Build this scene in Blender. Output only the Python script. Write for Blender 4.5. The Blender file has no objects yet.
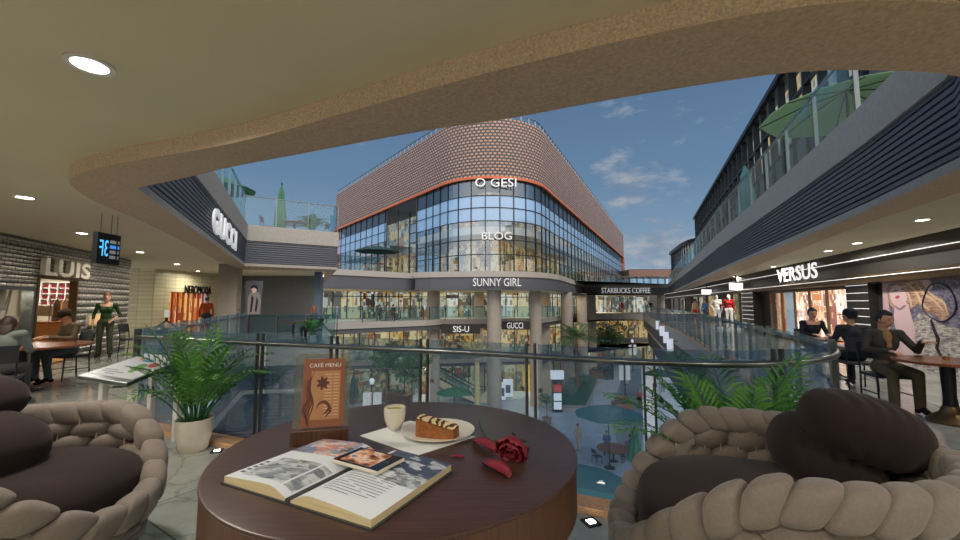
import bpy, bmesh, math, random
import numpy as np
from mathutils import Vector, Matrix, Euler
random.seed(7)
SC = bpy.context.scene
COL = SC.collection
R_ = math.radians
# ------------------------------------------------------------------ camera, sky, light, exposure
EYE = 1.45
FPX = 400.0
PITCH = math.atan(33.0 / FPX)
cd = bpy.data.cameras.new('camera'); cam = bpy.data.objects.new('camera', cd); COL.objects.link(cam)
cd.sensor_width = 36; cd.lens = 36 * FPX / 960; cd.clip_start = 0.02; cd.clip_end = 600
cam.location = (0, 0, EYE); cam.rotation_euler = (math.pi / 2 + PITCH, 0, 0)
SC.camera = cam
vs = SC.view_settings
vs.view_transform = 'Standard'; vs.look = 'None'; vs.gamma = 1; vs.use_curve_mapping = False
vs.exposure = 0.0
SC.cycles.max_bounces = 10; SC.cycles.transparent_max_bounces = 24; SC.cycles.diffuse_bounces = 4
SC.cycles.use_denoising = True
SC.cycles.caustics_reflective = False; SC.cycles.caustics_refractive = False
SC.cycles.sample_clamp_indirect = 4.0

def lin(r, g, b):
    return tuple(((c / 255 / 12.92) if c / 255 <= .04045 else ((c / 255 + .055) / 1.055) ** 2.4) for c in (r, g, b))

def ray(px, py):
    u = (px - 480) / FPX; v = (270 - py) / FPX
    c, s = math.cos(PITCH), math.sin(PITCH)
    return Vector((u, c - s * v, s + c * v))
def Pz(px, py, z):
    d = ray(px, py); return Vector((0, 0, EYE)) + d * ((z - EYE) / d.z)
def Pd(px, py, y):
    d = ray(px, py); return Vector((0, 0, EYE)) + d * (y / d.y)

class NT:
    def __init__(s, nt): s.t = nt; s.l = nt.links
    def n(s, typ, **kw):
        nd = s.t.nodes.new(typ)
        for k, v in kw.items():
            if k == 'inp':
                for i, val in v.items():
                    if isinstance(val, bpy.types.NodeSocket): s.l.new(val, nd.inputs[i])
                    else: nd.inputs[i].default_value = val
            else: setattr(nd, k, v)
        return nd
    def math(s, op, a, b=0.0, c=0.0):
        return s.n('ShaderNodeMath', operation=op, inp={0: a, 1: b, 2: c}).outputs[0]
    def ramp(s, fac, stops, interp='LINEAR'):
        r = s.n('ShaderNodeValToRGB', inp={0: fac}); r.color_ramp.interpolation = interp
        e = r.color_ramp.elements
        while len(e) < len(stops): e.new(0.5)
        for i, (p, c) in enumerate(stops):
            e[i].position = p; e[i].color = tuple(c) + (1,) if len(c) == 3 else c
        return r.outputs[0]
    def mix(s, f, a, b, typ='MIX'):
        m = s.n('ShaderNodeMix', data_type='RGBA', blend_type=typ)
        for i, val in ((0, f), (6, a), (7, b)):
            if isinstance(val, bpy.types.NodeSocket): s.l.new(val, m.inputs[i])
            else: m.inputs[i].default_value = (tuple(val) + (1,) if isinstance(val, tuple) and len(val) == 3 else val)
        return m.outputs[2]

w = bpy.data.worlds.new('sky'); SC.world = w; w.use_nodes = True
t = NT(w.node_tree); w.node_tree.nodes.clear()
tc = t.n('ShaderNodeTexCoord'); sx = t.n('ShaderNodeSeparateXYZ', inp={0: tc.outputs['Generated']})
sky = t.ramp(sx.outputs[2], [(0.0, lin(160, 178, 194)), (0.10, lin(132, 160, 185)), (0.28, lin(102, 133, 164)), (0.55, lin(82, 109, 142)), (1.0, lin(60, 86, 122))])
mp = t.n('ShaderNodeMapping', inp={0: tc.outputs['Generated'], 3: (3.2, 3.2, 8.5), 1: (3.1, 0.4, 1.2)})
nz = t.n('ShaderNodeTexNoise', inp={0: mp.outputs[0], 2: 2.6, 3: 9.0, 4: 0.62})
def blob(px, py, size):
    d = ray(px, py).normalized()
    dp = t.n('ShaderNodeVectorMath', operation='DISTANCE', inp={0: tc.outputs['Generated'], 1: tuple(d)}).outputs['Value']
    return t.n('ShaderNodeMapRange', inp={0: dp, 1: size, 2: 0.0, 3: 0.0, 4: 1.0}).outputs[0]
b1 = t.math('MAXIMUM', blob(628, 186, .12), t.math('MAXIMUM', blob(655, 247, .17), blob(600, 232, .07)))
wisp = t.math('MULTIPLY', blob(690, 112, .34), 0.42)
low = t.n('ShaderNodeMapRange', inp={0: sx.outputs[2], 1: .02, 2: .2, 3: 0.45, 4: 0.0}).outputs[0]
cov = t.math('MAXIMUM', t.math('MAXIMUM', b1, wisp), low)
cl = t.math('ADD', t.math('MULTIPLY', cov, 0.42), t.math('MULTIPLY', nz.outputs[0], 1.0))
cf = t.n('ShaderNodeMapRange', inp={0: cl, 1: .69, 2: .92, 3: 0.0, 4: 1.0}).outputs[0]
ccol = t.ramp(nz.outputs[0], [(0.45, lin(128, 140, 158)), (0.68, lin(186, 188, 192))])
skyc = t.mix(t.math('MULTIPLY', cf, .8), sky, ccol)
glow = t.n('ShaderNodeMapRange', interpolation_type='SMOOTHSTEP', inp={0: sx.outputs[1], 1: 0.55, 2: -0.6, 3: 1.0, 4: 4.6}).outputs[0]   # unseen evening sky behind us, brightened to light the facades
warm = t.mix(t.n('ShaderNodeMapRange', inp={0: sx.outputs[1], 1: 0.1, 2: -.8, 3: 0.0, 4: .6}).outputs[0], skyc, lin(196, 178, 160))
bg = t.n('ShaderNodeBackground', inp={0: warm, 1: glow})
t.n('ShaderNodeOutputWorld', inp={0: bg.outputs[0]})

sl = bpy.data.lights.new('sun', 'SUN'); sun = bpy.data.objects.new('sun', sl); COL.objects.link(sun)
sl.energy = 1.9; sl.angle = R_(40); sl.color = (1.0, .91, .82)
sun.rotation_euler = (R_(50), 0, R_(35))

# ------------------------------------------------------------------ materials
M = {}
def pb(name, col, rough=.5, metal=0., var=0., vs_=8., bump=0., bs=60., spec=.5, emit=0., ecol=None, stretch=None, coat=0., sheen=0.):
    m = bpy.data.materials.new(name); m.use_nodes = True
    t = NT(m.node_tree); p = m.node_tree.nodes['Principled BSDF']
    p.inputs['Base Color'].default_value = tuple(col) + (1,)
    p.inputs['Roughness'].default_value = rough; p.inputs['Metallic'].default_value = metal
    p.inputs['Specular IOR Level'].default_value = spec
    p.inputs['Coat Weight'].default_value = coat
    p.inputs['Sheen Weight'].default_value = sheen
    if var or bump:
        tc = t.n('ShaderNodeTexCoord')
        mp = t.n('ShaderNodeMapping', inp={0: tc.outputs['Object'], 3: stretch or (1, 1, 1)})
        if var:
            nz = t.n('ShaderNodeTexNoise', inp={0: mp.outputs[0], 2: vs_, 3: 5.0, 4: .6})
            a = tuple(max(0, c * (1 - var)) for c in col); b = tuple(min(1, c * (1 + var)) for c in col)
            t.l.new(t.ramp(nz.outputs[0], [(.3, a), (.7, b)]), p.inputs['Base Color'])
        if bump:
            n2 = t.n('ShaderNodeTexNoise', inp={0: mp.outputs[0], 2: bs, 3: 3.0})
            bp = t.n('ShaderNodeBump', inp={0: bump, 1: .01, 'Height': n2.outputs[0]})
            t.l.new(bp.outputs[0], p.inputs['Normal'])
    if emit:
        p.inputs['Emission Color'].default_value = tuple(ecol or col) + (1,)
        p.inputs['Emission Strength'].default_value = emit
        if emit < 8: m.cycles.emission_sampling = 'NONE'
    M[name] = m; return m

pb('plaster', lin(214, 203, 172), .75, var=.03, vs_=1.2)
pb('plaster_dark', lin(120, 116, 108), .7, var=.04, vs_=2)
pb('stone', lin(236, 204, 180), .8, var=.30, vs_=70, bump=.5, bs=90)
pb('soffit', lin(190, 163, 132), .55, var=.22, vs_=45, bump=.25, bs=70)
pb('soffit_wood', lin(150, 104, 62), .4, var=.2, vs_=9, stretch=(1, 1, 6))
pb('concrete', lin(164, 159, 149), .8, var=.10, vs_=14, bump=.15)
pb('louvre', lin(92, 96, 104), .5, metal=.2, var=.04)
pb('louvre_gap', lin(30, 31, 34), .8)
pb('dark_fascia', lin(84, 86, 90), .55, var=.04)
pb('kerb_stone', lin(214, 168, 128), .6, var=.2, vs_=40, bump=.2)
pb('steel', lin(120, 128, 132), .3, metal=.9)
pb('rail_steel', lin(116, 122, 122), .28, metal=.85)
pb('post_metal', lin(84, 90, 92), .4, metal=.5)
pb('dark_metal', lin(40, 42, 46), .4, metal=.6)
pb('black_metal', lin(22, 22, 24), .4, metal=.3)
pb('orange_trim', lin(186, 92, 46), .5)
pb('mullion', lin(34, 40, 46), .4, metal=.4)
pb('column_conc', lin(168, 158, 144), .75, var=.08, vs_=3, bump=.1)
pb('white', lin(232, 230, 224), .5)
pb('letter_white', lin(240, 240, 240), .4, emit=.3, ecol=(1, 1, 1))
pb('letter_bright', lin(245, 245, 245), .4, emit=.8, ecol=(1, 1, 1))
pb('letter_soft', lin(225, 225, 222), .4, emit=.05, ecol=(1, 1, 1))
pb('chrome', lin(236, 228, 210), .25, metal=.25)
pb('lamp', (1, .95, .85), .4, emit=14, ecol=(1, .93, .8))
pb('lamp_line', (1, 1, 1), .4, emit=1.1, ecol=(1, .98, .95))
pb('cream_tile', lin(196, 186, 154), .35, var=.05, vs_=3)
pb('cream_wall', lin(206, 198, 178), .6, var=.04, vs_=2)
pb('grey_wall', lin(98, 102, 108), .6, var=.06, vs_=4)
pb('wood_light', lin(176, 128, 76), .4, var=.2, vs_=7, stretch=(1, 9, 9))
pb('wood_mid', lin(128, 76, 44), .3, var=.25, vs_=6, stretch=(1.5, 12, 12))
pb('terrace_tile', lin(150, 148, 142), .7, var=.06)
pb('grey_blue', lin(96, 116, 134), .5)
pb('shop_dark', lin(48, 42, 38), .5, var=.1)
pb('bronze', lin(112, 90, 62), .35, metal=.6, var=.1, vs_=4)

def glass(name, tint, refl=.10, rcol=(1, 1, 1), rough=.02, haze=0.0, hcol=(.5, .6, .65), rmax=.9):
    m = bpy.data.materials.new(name); m.use_nodes = True; m.node_tree.nodes.clear(); t = NT(m.node_tree)
    tr = t.n('ShaderNodeBsdfTransparent', inp={0: tuple(tint) + (1,)})
    gl = t.n('ShaderNodeBsdfGlossy', inp={0: tuple(rcol) + (1,), 1: rough})
    fr = t.n('ShaderNodeFresnel', inp={0: 1.45})
    f = t.n('ShaderNodeMapRange', inp={0: fr.outputs[0], 1: 0.0, 2: 1.0, 3: refl, 4: rmax}).outputs[0]
    sh = t.n('ShaderNodeMixShader', inp={0: f, 1: tr.outputs[0], 2: gl.outputs[0]}).outputs[0]
    if haze:
        df = t.n('ShaderNodeBsdfTranslucent', inp={0: tuple(hcol) + (1,)})
        sh = t.n('ShaderNodeMixShader', inp={0: haze, 1: sh, 2: df.outputs[0]}).outputs[0]
    t.n('ShaderNodeOutputMaterial', inp={0: sh}); M[name] = m; return m
glass('rail_glass', (.84, .91, .94), .03, rmax=.35, haze=.15, hcol=lin(140, 170, 194))
glass('rail_glass_far', (.80, .91, .93), .04, rmax=.14, haze=.10, hcol=lin(140, 185, 200))
glass('clear_glass', (.95, .97, .97), .03, rmax=.35)
glass('facade_glass', (.80, .86, .88), .16, (.85, .93, 1), rmax=.55)
pb('band_glass', lin(136, 170, 200), .12, spec=.8, coat=.5)
glass('acrylic', (.86, .84, .78), .06, haze=.03, hcol=(.8, .75, .6), rmax=.4)

def uvmat(name, fn, rough=.6, metal=0):
    m = bpy.data.materials.new(name); m.use_nodes = True; t = NT(m.node_tree); p = m.node_tree.nodes['Principled BSDF']
    p.inputs['Roughness'].default_value = rough; p.inputs['Metallic'].default_value = metal
    uv = t.n('ShaderNodeUVMap').outputs[0]
    fn(t, p, uv); M[name] = m; return m
def _brick(t, p, uv):
    b = t.n('ShaderNodeTexBrick', inp={0: uv, 1: lin(182, 146, 126) + (1,), 2: lin(162, 130, 113) + (1,), 3: lin(76, 72, 72) + (1,), 4: 1.0, 5: .075, 8: .40, 9: .29})
    t.l.new(b.outputs[0], p.inputs['Base Color'])
    bp = t.n('ShaderNodeBump', inp={0: 1.0, 1: .06, 'Height': b.outputs[1]}); bp.invert = True
    t.l.new(bp.outputs[0], p.inputs['Normal'])
uvmat('brick_screen', _brick, .8)
def _scale(t, p, uv):       # silvery wall of small lapped scales
    b = t.n('ShaderNodeTexBrick', inp={0: uv, 1: lin(182, 177, 168) + (1,), 2: lin(154, 149, 141) + (1,), 3: lin(80, 77, 73) + (1,), 4: 1.0, 5: .012, 6: .35, 8: .2, 9: .085})
    t.l.new(b.outputs[0], p.inputs['Base Color'])
    w_ = t.n('ShaderNodeTexWave', wave_type='BANDS', bands_direction='Y', inp={0: uv, 1: 1.87})
    bp = t.n('ShaderNodeBump', inp={0: 1.0, 1: .05, 'Height': t.math('ADD', w_.outputs[1], t.math('MULTIPLY', b.outputs[1], -1))})
    t.l.new(bp.outputs[0], p.inputs['Normal'])
uvmat('scale_wall', _scale, .35, .35)
def _tile(t, p, uv):
    b = t.n('ShaderNodeTexBrick', inp={0: uv, 1: lin(205, 196, 160) + (1,), 2: lin(190, 182, 150) + (1,), 3: lin(150, 142, 118) + (1,), 4: 1.0, 5: .008, 8: .5, 9: .16}); b.offset = 0
    t.l.new(b.outputs[0], p.inputs['Base Color'])
uvmat('tile_wall', _tile, .3)
def lit(name, sx, sz, stops, strength, base=(.02, .02, .02), sx2=None, sz2=None, mixf=.5):
    """what one sees through a lit shop window: panels and goods of different colours"""
    def fn(t, p, uv):
        def cells(a, b):
            mp = t.n('ShaderNodeMapping', inp={0: uv, 3: (a, b, 1)})
            fl = t.n('ShaderNodeVectorMath', operation='FLOOR', inp={0: mp.outputs[0]})
            return t.n('ShaderNodeTexWhiteNoise', noise_dimensions='2D', inp={0: fl.outputs[0]}).outputs[0]
        c1 = t.ramp(cells(sx, sz), stops, 'CONSTANT'); c2 = t.ramp(cells(sx2 or sx * 2.7, sz2 or sz * 3.1), stops, 'CONSTANT')
        c = t.mix(t.math('LESS_THAN', cells(sx * .9, sz * 1.3), mixf), c1, c2)
        p.inputs['Base Color'].default_value = tuple(base) + (1,)
        c = t.mix(t.math('MULTIPLY', t.math('LESS_THAN', cells(sx * 7, sz * 5), .5), .8), c, t.ramp(cells(sx * 9.3, sz * 7.7), stops, 'CONSTANT'))
        t.l.new(c, p.inputs['Emission Color']); p.inputs['Emission Strength'].default_value = strength
    m = uvmat(name, fn); m.cycles.emission_sampling = 'NONE'
lit('lit_cool', .55, .33, [(0, lin(168, 178, 168)), (.25, lin(110, 92, 70)), (.42, lin(208, 200, 160)), (.6, lin(86, 92, 88)), (.72, lin(190, 140, 60)), (.8, lin(60, 48, 44)), (.9, lin(214, 222, 214))], .75)
lit('lit_warm', .6, .4, [(0, lin(214, 190, 130)), (.25, lin(150, 96, 52)), (.4, lin(226, 214, 170)), (.6, lin(92, 78, 54)), (.75, lin(206, 160, 62)), (.88, lin(120, 124, 104))], .56)
lit('lit_low', .7, .5, [(0, lin(190, 170, 110)), (.25, lin(100, 96, 70)), (.45, lin(206, 206, 170)), (.6, lin(150, 90, 56)), (.75, lin(70, 80, 70)), (.9, lin(120, 150, 130))], .5)
lit('lit_office', .45, .5, [(0, lin(120, 140, 150)), (.3, lin(168, 170, 150)), (.5, lin(84, 98, 106)), (.7, lin(190, 160, 100)), (.85, lin(140, 110, 90))], 1.1)
lit('lit_peach', 1.1, .9, [(0, lin(236, 190, 150)), (.3, lin(250, 214, 180)), (.5, lin(206, 130, 84)), (.62, lin(150, 90, 80)), (.72, lin(250, 236, 224)), (.9, lin(190, 160, 160))], 2.0, sx2=5, sz2=2.6, mixf=.42)
lit('lit_orange', 1.6, .6, [(0, lin(240, 150, 70)), (.3, lin(208, 96, 46)), (.55, lin(250, 196, 120)), (.7, lin(150, 60, 36)), (.85, lin(255, 236, 200))], .8, sx2=6, sz2=.8, mixf=.6)

def marble(name, c1, c2, vein, tile, rough):
    m = bpy.data.materials.new(name); m.use_nodes = True; t = NT(m.node_tree); p = m.node_tree.nodes['Principled BSDF']
    tc = t.n('ShaderNodeTexCoord').outputs['Object']
    n1 = t.n('ShaderNodeTexNoise', inp={0: tc, 2: 1.3, 3: 6.0, 4: .65})
    base = t.ramp(n1.outputs[0], [(.35, c1), (.65, c2)])
    dist = t.n('ShaderNodeMix', data_type='VECTOR', inp={0: .3, 4: tc, 5: n1.outputs[1]})
    v = t.n('ShaderNodeTexVoronoi', feature='DISTANCE_TO_EDGE', inp={0: dist.outputs[1], 2: 1.7})
    vf = t.ramp(v.outputs[0], [(0, (1, 1, 1)), (.02, (0, 0, 0))])
    c = t.mix(t.math('MULTIPLY', vf, .5), base, vein)
    b = t.n('ShaderNodeTexBrick', inp={0: t.n('ShaderNodeMapping', inp={0: tc, 2: (0, 0, R_(32))}).outputs[0], 1: (1, 1, 1, 1), 2: (.9, .9, .9, 1), 3: (.35, .33, .3, 1), 4: 1.0, 5: .006, 8: tile, 9: tile}); b.offset = 0
    c = t.mix(1.0, c, b.outputs[0], 'MULTIPLY')
    t.l.new(c, p.inputs['Base Color']); p.inputs['Roughness'].default_value = rough
    M[name] = m
marble('marble', lin(150, 154, 148), lin(190, 190, 182), lin(98, 100, 96), 1.2, .10)
marble('plaza_paving', lin(150, 168, 186), lin(172, 186, 200), lin(136, 150, 164), 1.5, .5)
marble('plaza_light', lin(190, 202, 212), lin(206, 216, 224), lin(140, 150, 160), 2.0, .5)
marble('plaza_dark', lin(112, 124, 136), lin(128, 138, 148), lin(80, 90, 100), 1.0, .5)

# ------------------------------------------------------------------ mesh helpers
class MB:
    def __init__(s): s.v = []; s.f = []; s.uv = []; s.m = []
    def add(s, vs, fs, mi=0, uvs=None):
        o = len(s.v); s.v += [tuple(v) for v in vs]
        for i, f in enumerate(fs):
            s.f.append(tuple(o + k for k in f)); s.m.append(mi); s.uv.append(uvs[i] if uvs else None)
        return s
    def box(s, c, d, rz=0, mi=0, mat=None):
        x, y, z = (k / 2 for k in d)
        P = [Vector(p) for p in ((-x, -y, -z), (x, -y, -z), (x, y, -z), (-x, y, -z), (-x, -y, z), (x, -y, z), (x, y, z), (-x, y, z))]
        R = mat if mat is not None else Matrix.Rotation(rz, 3, 'Z')
        P = [R @ p + Vector(c) for p in P]
        return s.add(P, [(0, 3, 2, 1), (4, 5, 6, 7), (0, 1, 5, 4), (1, 2, 6, 5), (2, 3, 7, 6), (3, 0, 4, 7)], mi)
    def prism(s, poly, z0, z1, mi=0):
        n = len(poly); a = sum(poly[i][0] * poly[(i + 1) % n][1] - poly[(i + 1) % n][0] * poly[i][1] for i in range(n))
        if a < 0: poly = poly[::-1]
        P = [(p[0], p[1], z0) for p in poly] + [(p[0], p[1], z1) for p in poly]
        return s.add(P, [tuple(range(n))[::-1], tuple(range(n, 2 * n))] + [(i, (i + 1) % n, n + (i + 1) % n, n + i) for i in range(n)], mi)
    def flat(s, poly, z, up=True, mi=0):
        n = len(poly); a = sum(poly[i][0] * poly[(i + 1) % n][1] - poly[(i + 1) % n][0] * poly[i][1] for i in range(n))
        if (a < 0) == up: poly = poly[::-1]
        return s.add([(p[0], p[1], z) for p in poly], [tuple(range(n))], mi)
    def tube(s, pts, r, n=8, mi=0, cap=True):
        pts = [Vector(p) for p in pts]; rs = r if isinstance(r, (list, tuple)) else [r] * len(pts)
        V = []; up = None
        for i, p in enumerate(pts):
            d = (pts[min(i + 1, len(pts) - 1)] - pts[max(i - 1, 0)])
            d = d.normalized() if d.length > 1e-9 else Vector((0, 0, 1))
            if up is None: up = Vector((0, 0, 1)) if abs(d.z) < .9 else Vector((1, 0, 0))
            a = d.cross(up); a = a.normalized() if a.length > 1e-6 else d.orthogonal().normalized()
            b = a.cross(d).normalized(); up = b
            V += [p + (a * math.cos(2 * math.pi * k / n) + b * math.sin(2 * math.pi * k / n)) * rs[i] for k in range(n)]
        F = []
        for i in range(len(pts) - 1):
            F += [(i * n + k, i * n + (k + 1) % n, (i + 1) * n + (k + 1) % n, (i + 1) * n + k) for k in range(n)]
        if cap: F += [tuple(range(n))[::-1], tuple((len(pts) - 1) * n + k for k in range(n))]
        return s.add(V, F, mi)
    def lathe(s, prof, n=24, c=(0, 0, 0), mi=0, mat=None, cap=True):
        V = []
        for r, z in prof:
            for k in range(n):
                p = Vector((max(r, 1e-4) * math.cos(2 * math.pi * k / n), max(r, 1e-4) * math.sin(2 * math.pi * k / n), z))
                V.append((mat @ p if mat is not None else p) + Vector(c))
        F = []
        for i in range(len(prof) - 1):
            F += [(i * n + k, i * n + (k + 1) % n, (i + 1) * n + (k + 1) % n, (i + 1) * n + k) for k in range(n)]
        if cap: F += [tuple(range(n))[::-1], tuple((len(prof) - 1) * n + k for k in range(n))]
        return s.add(V, F, mi)
    def ell(s, c, r, mat=None, nu=14, nv=9, mi=0, p=1.0):
        V = []; F = []
        sg = lambda x: math.copysign(abs(x) ** p, x)
        for j in range(nv + 1):
            th = math.pi * j / nv
            for k in range(nu):
                ph = 2 * math.pi * k / nu
                q = Vector((r[0] * sg(math.sin(th)) * sg(math.cos(ph)), r[1] * sg(math.sin(th)) * sg(math.sin(ph)), r[2] * sg(-math.cos(th))))
                V.append((mat @ q if mat is not None else q) + Vector(c))
        for j in range(nv):
            for k in range(nu):
                a, b = j * nu + k, j * nu + (k + 1) % nu
                F.append((a, b, b + nu, a + nu))
        return s.add(V, F, mi)
    def sweep(s, path, prof, mi=0, closed=False):
        """profile (offset to the left of the path, z) carried along a plan path; UV = run length, profile length"""
        pts = [Vector((p[0], p[1])) for p in path]; n = len(pts); nor = []
        for i in range(n):
            if closed: a, b = pts[i] - pts[i - 1], pts[(i + 1) % n] - pts[i]
            else:
                a = pts[i] - pts[i - 1] if i else pts[1] - pts[0]; b = pts[i + 1] - pts[i] if i < n - 1 else a
            a = a.normalized(); b = b.normalized(); na = Vector((-a.y, a.x)); nb = Vector((-b.y, b.x)); m = (na + nb)
            m = m.normalized() if m.length > 1e-6 else na
            nor.append(m / max(.35, m.dot(na)))
        L = [0.]
        for i in range(1, n): L.append(L[-1] + (pts[i] - pts[i - 1]).length)
        H = [0.]
        for i in range(1, len(prof)): H.append(H[-1] + math.hypot(prof[i][0] - prof[i - 1][0], prof[i][1] - prof[i - 1][1]))
        k = len(prof); V = []
        for i in range(n):
            for (o, z) in prof:
                q = pts[i] + nor[i] * o; V.append((q.x, q.y, z))
        F = []; U = []
        for i in range(n if closed else n - 1):
            i2 = (i + 1) % n
            for j in range(k - 1):
                F.append((i * k + j, i2 * k + j, i2 * k + j + 1, i * k + j + 1))
                U.append(((L[i], H[j]), (L[i2] if i2 else L[i] + 1, H[j]), (L[i2] if i2 else L[i] + 1, H[j + 1]), (L[i], H[j + 1])))
        return s.add(V, F, mi, U)
    def build(s, name, mats, parent=None, smooth=None, bevel=0, world=True, subsurf=0, seg=2):
        if not isinstance(mats, (list, tuple)): mats = [mats]
        off = Vector(parent.location) if (parent is not None and world) else Vector((0, 0, 0))
        me = bpy.data.meshes.new(name)
        me.from_pydata([tuple(Vector(v) - off) for v in s.v], [], s.f)
        for m in mats: me.materials.append(M[m] if isinstance(m, str) else m)
        me.polygons.foreach_set('material_index', s.m)
        if any(s.uv):
            ul = me.uv_layers.new(name='UVMap')
            for p, u in zip(me.polygons, s.uv):
                if u:
                    for li, q in zip(p.loop_indices, u): ul.data[li].uv = q
        if smooth is not None:
            me.shade_smooth()
            if smooth < 179: me.set_sharp_from_angle(angle=R_(smooth))
        me.update()
        o = bpy.data.objects.new(name, me); COL.objects.link(o)
        if parent is not None: o.parent = parent
        if bevel:
            b = o.modifiers.new('bevel', 'BEVEL'); b.width = bevel; b.segments = seg; b.limit_method = 'ANGLE'
        if subsurf:
            b = o.modifiers.new('sub', 'SUBSURF'); b.levels = subsurf; b.render_levels = subsurf
        return o

def tag(o, label, cat, group=None, kind=None):
    if label: o['label'] = label
    if cat: o['category'] = cat
    if group: o['group'] = group
    if kind: o['kind'] = kind
    return o
def thing(name, label, cat, loc=(0, 0, 0), rz=0, group=None):
    o = bpy.data.objects.new(name, None); COL.objects.link(o); o.location = loc; o.rotation_euler = (0, 0, rz)
    o.empty_display_size = .1
    return tag(o, label, cat, group)
def struct(o): o['kind'] = 'structure'; return o
def dup(root, loc=None, rz=None, label=None, group=None):
    r = root.copy(); COL.objects.link(r)
    if loc is not None: r.location = loc
    if rz is not None: r.rotation_euler = (0, 0, rz)
    if label: r['label'] = label
    if group: r['group'] = group
    for ch in list(root.children):
        c = ch.copy(); COL.objects.link(c); c.parent = r
        for g in ch.children:
            d = g.copy(); COL.objects.link(d); d.parent = c
    return r
def letters(s, p0, p1, h, mat, parent=None, depth=.04, name='lettering', mirror=False, up=(0, 0, 1), face=None, world=True, bold=0):
    """raised letters whose line of writing runs from p0 to p1, h tall"""
    cu = bpy.data.curves.new('t', 'FONT'); cu.body = s; cu.extrude = .5; cu.resolution_u = 3; cu.offset = bold; cu.space_character = 1 + bold * 2.5
    tmp = bpy.data.objects.new('t', cu); COL.objects.link(tmp)
    dg = bpy.context.evaluated_depsgraph_get(); me = bpy.data.meshes.new_from_object(tmp.evaluated_get(dg))
    bpy.data.objects.remove(tmp); bpy.data.curves.remove(cu)
    n = len(me.vertices); a = np.empty(n * 3); me.vertices.foreach_get('co', a); a = a.reshape(-1, 3)
    lo, hi = a.min(0), a.max(0)
    p0, p1 = Vector(p0), Vector(p1); L = (p1 - p0).length; u = (p1 - p0).normalized(); v = Vector(up).normalized(); nn = u.cross(v).normalized()
    off = Vector(parent.location) if (parent is not None and world) else Vector((0, 0, 0))
    me.vertices.foreach_set('co', np.array([tuple(p0 + u * (((hi[0] - q[0]) if mirror else (q[0] - lo[0])) / (hi[0] - lo[0]) * L) + v * ((q[1] - lo[1]) / (hi[1] - lo[1]) * h) + nn * ((q[2] + .5) * depth) - off) for q in a]).ravel())
    if mirror: me.flip_normals()
    me.name = name; me.materials.clear(); me.materials.append(M[mat]); me.update()
    o = bpy.data.objects.new(name, me); COL.objects.link(o)
    if parent is not None: o.parent = parent
    return o
def V2(p): return (p[0], p[1])
def smooth_path(pts, step=.15):
    """Catmull-Rom through plan points"""
    P = [Vector((p[0], p[1])) for p in pts]; out = []
    for i in range(len(P) - 1):
        a, b, c, d = P[max(i - 1, 0)], P[i], P[i + 1], P[min(i + 2, len(P) - 1)]
        n = max(1, int((c - b).length / step))
        if i == 0: a = b - (c - b)
        if i == len(P) - 2: d = c + (c - b)
        # centripetal-ish tangents
        l1, l2, l3 = max((b - a).length, 1e-3), max((c - b).length, 1e-3), max((d - c).length, 1e-3)
        t1 = ((b - a) / l1 * l2 + (c - b)) / 2; t2 = ((c - b) + (d - c) / l3 * l2) / 2
        for k in range(n):
            s = k / n; h1 = 2 * s ** 3 - 3 * s ** 2 + 1; h2 = s ** 3 - 2 * s ** 2 + s; h3 = -2 * s ** 3 + 3 * s ** 2; h4 = s ** 3 - s ** 2
            q = b * h1 + t1 * h2 + c * h3 + t2 * h4; out.append((q.x, q.y))
    out.append((P[-1].x, P[-1].y)); return out
def arc(path):
    L = [0.]
    for i in range(1, len(path)): L.append(L[-1] + math.dist(path[i - 1], path[i]))
    return L
def at_len(path, L, s):
    s = min(max(s, 0), L[-1])
    for i in range(1, len(path)):
        if s <= L[i] + 1e-9:
            f = (s - L[i - 1]) / max(L[i] - L[i - 1], 1e-9)
            return (path[i - 1][0] + (path[i][0] - path[i - 1][0]) * f, path[i - 1][1] + (path[i][1] - path[i - 1][1]) * f)
    return path[-1]
def cut(path, s0, s1):
    L = arc(path); return [at_len(path, L, s0)] + [p for p, l in zip(path, L) if s0 + .02 < l < s1 - .02] + [at_len(path, L, s1)]
def offset(path, d):
    mb = MB().sweep(path, [(d, 0), (d, 1)]); return [(v[0], v[1]) for v in mb.v[::2]]
def on_wall(px, A, B):
    """where the sight line of photo column px meets the plan line A-B: metres from A"""
    u = (px - 480) / FPX / math.cos(PITCH); A = Vector(A[:2]); B = Vector(B[:2]); w = (B - A).normalized()
    return (u * A.y - A.x) / (w.x - u * w.y)
def wall_panel(mb, A, B, z0, z1, holes, th, mi=0):
    """wall between plan points with rectangular holes (s0,s1,za,zb); thickness to the left of A->B"""
    A = Vector(A[:2]); B = Vector(B[:2]); L = (B - A).length; w = (B - A).normalized(); n = Vector((-w.y, w.x))
    S = sorted({0, L} | {min(max(h[k], 0), L) for h in holes for k in (0, 1)}); Z = sorted({z0, z1} | {h[k] for h in holes for k in (2, 3)})
    for i in range(len(S) - 1):
        for j in range(len(Z) - 1):
            cs, cz = (S[i] + S[i + 1]) / 2, (Z[j] + Z[j + 1]) / 2
            if any(h[0] < cs < h[1] and h[2] < cz < h[3] for h in holes): continue
            P = [A + w * S[i], A + w * S[i + 1], A + w * S[i + 1] + n * th, A + w * S[i] + n * th]
            vs = [(p.x, p.y, z) for z in (Z[j], Z[j + 1]) for p in P]
            fs = [(0, 3, 2, 1), (4, 5, 6, 7), (0, 1, 5, 4), (1, 2, 6, 5), (2, 3, 7, 6), (3, 0, 4, 7)]
            us = [None, None, ((S[i], Z[j]), (S[i + 1], Z[j]), (S[i + 1], Z[j + 1]), (S[i], Z[j + 1])), None, None, None]
            us = [u or ((0, 0),) * 4 for u in us]
            mb.add(vs, fs, mi, us)
    return mb
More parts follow.
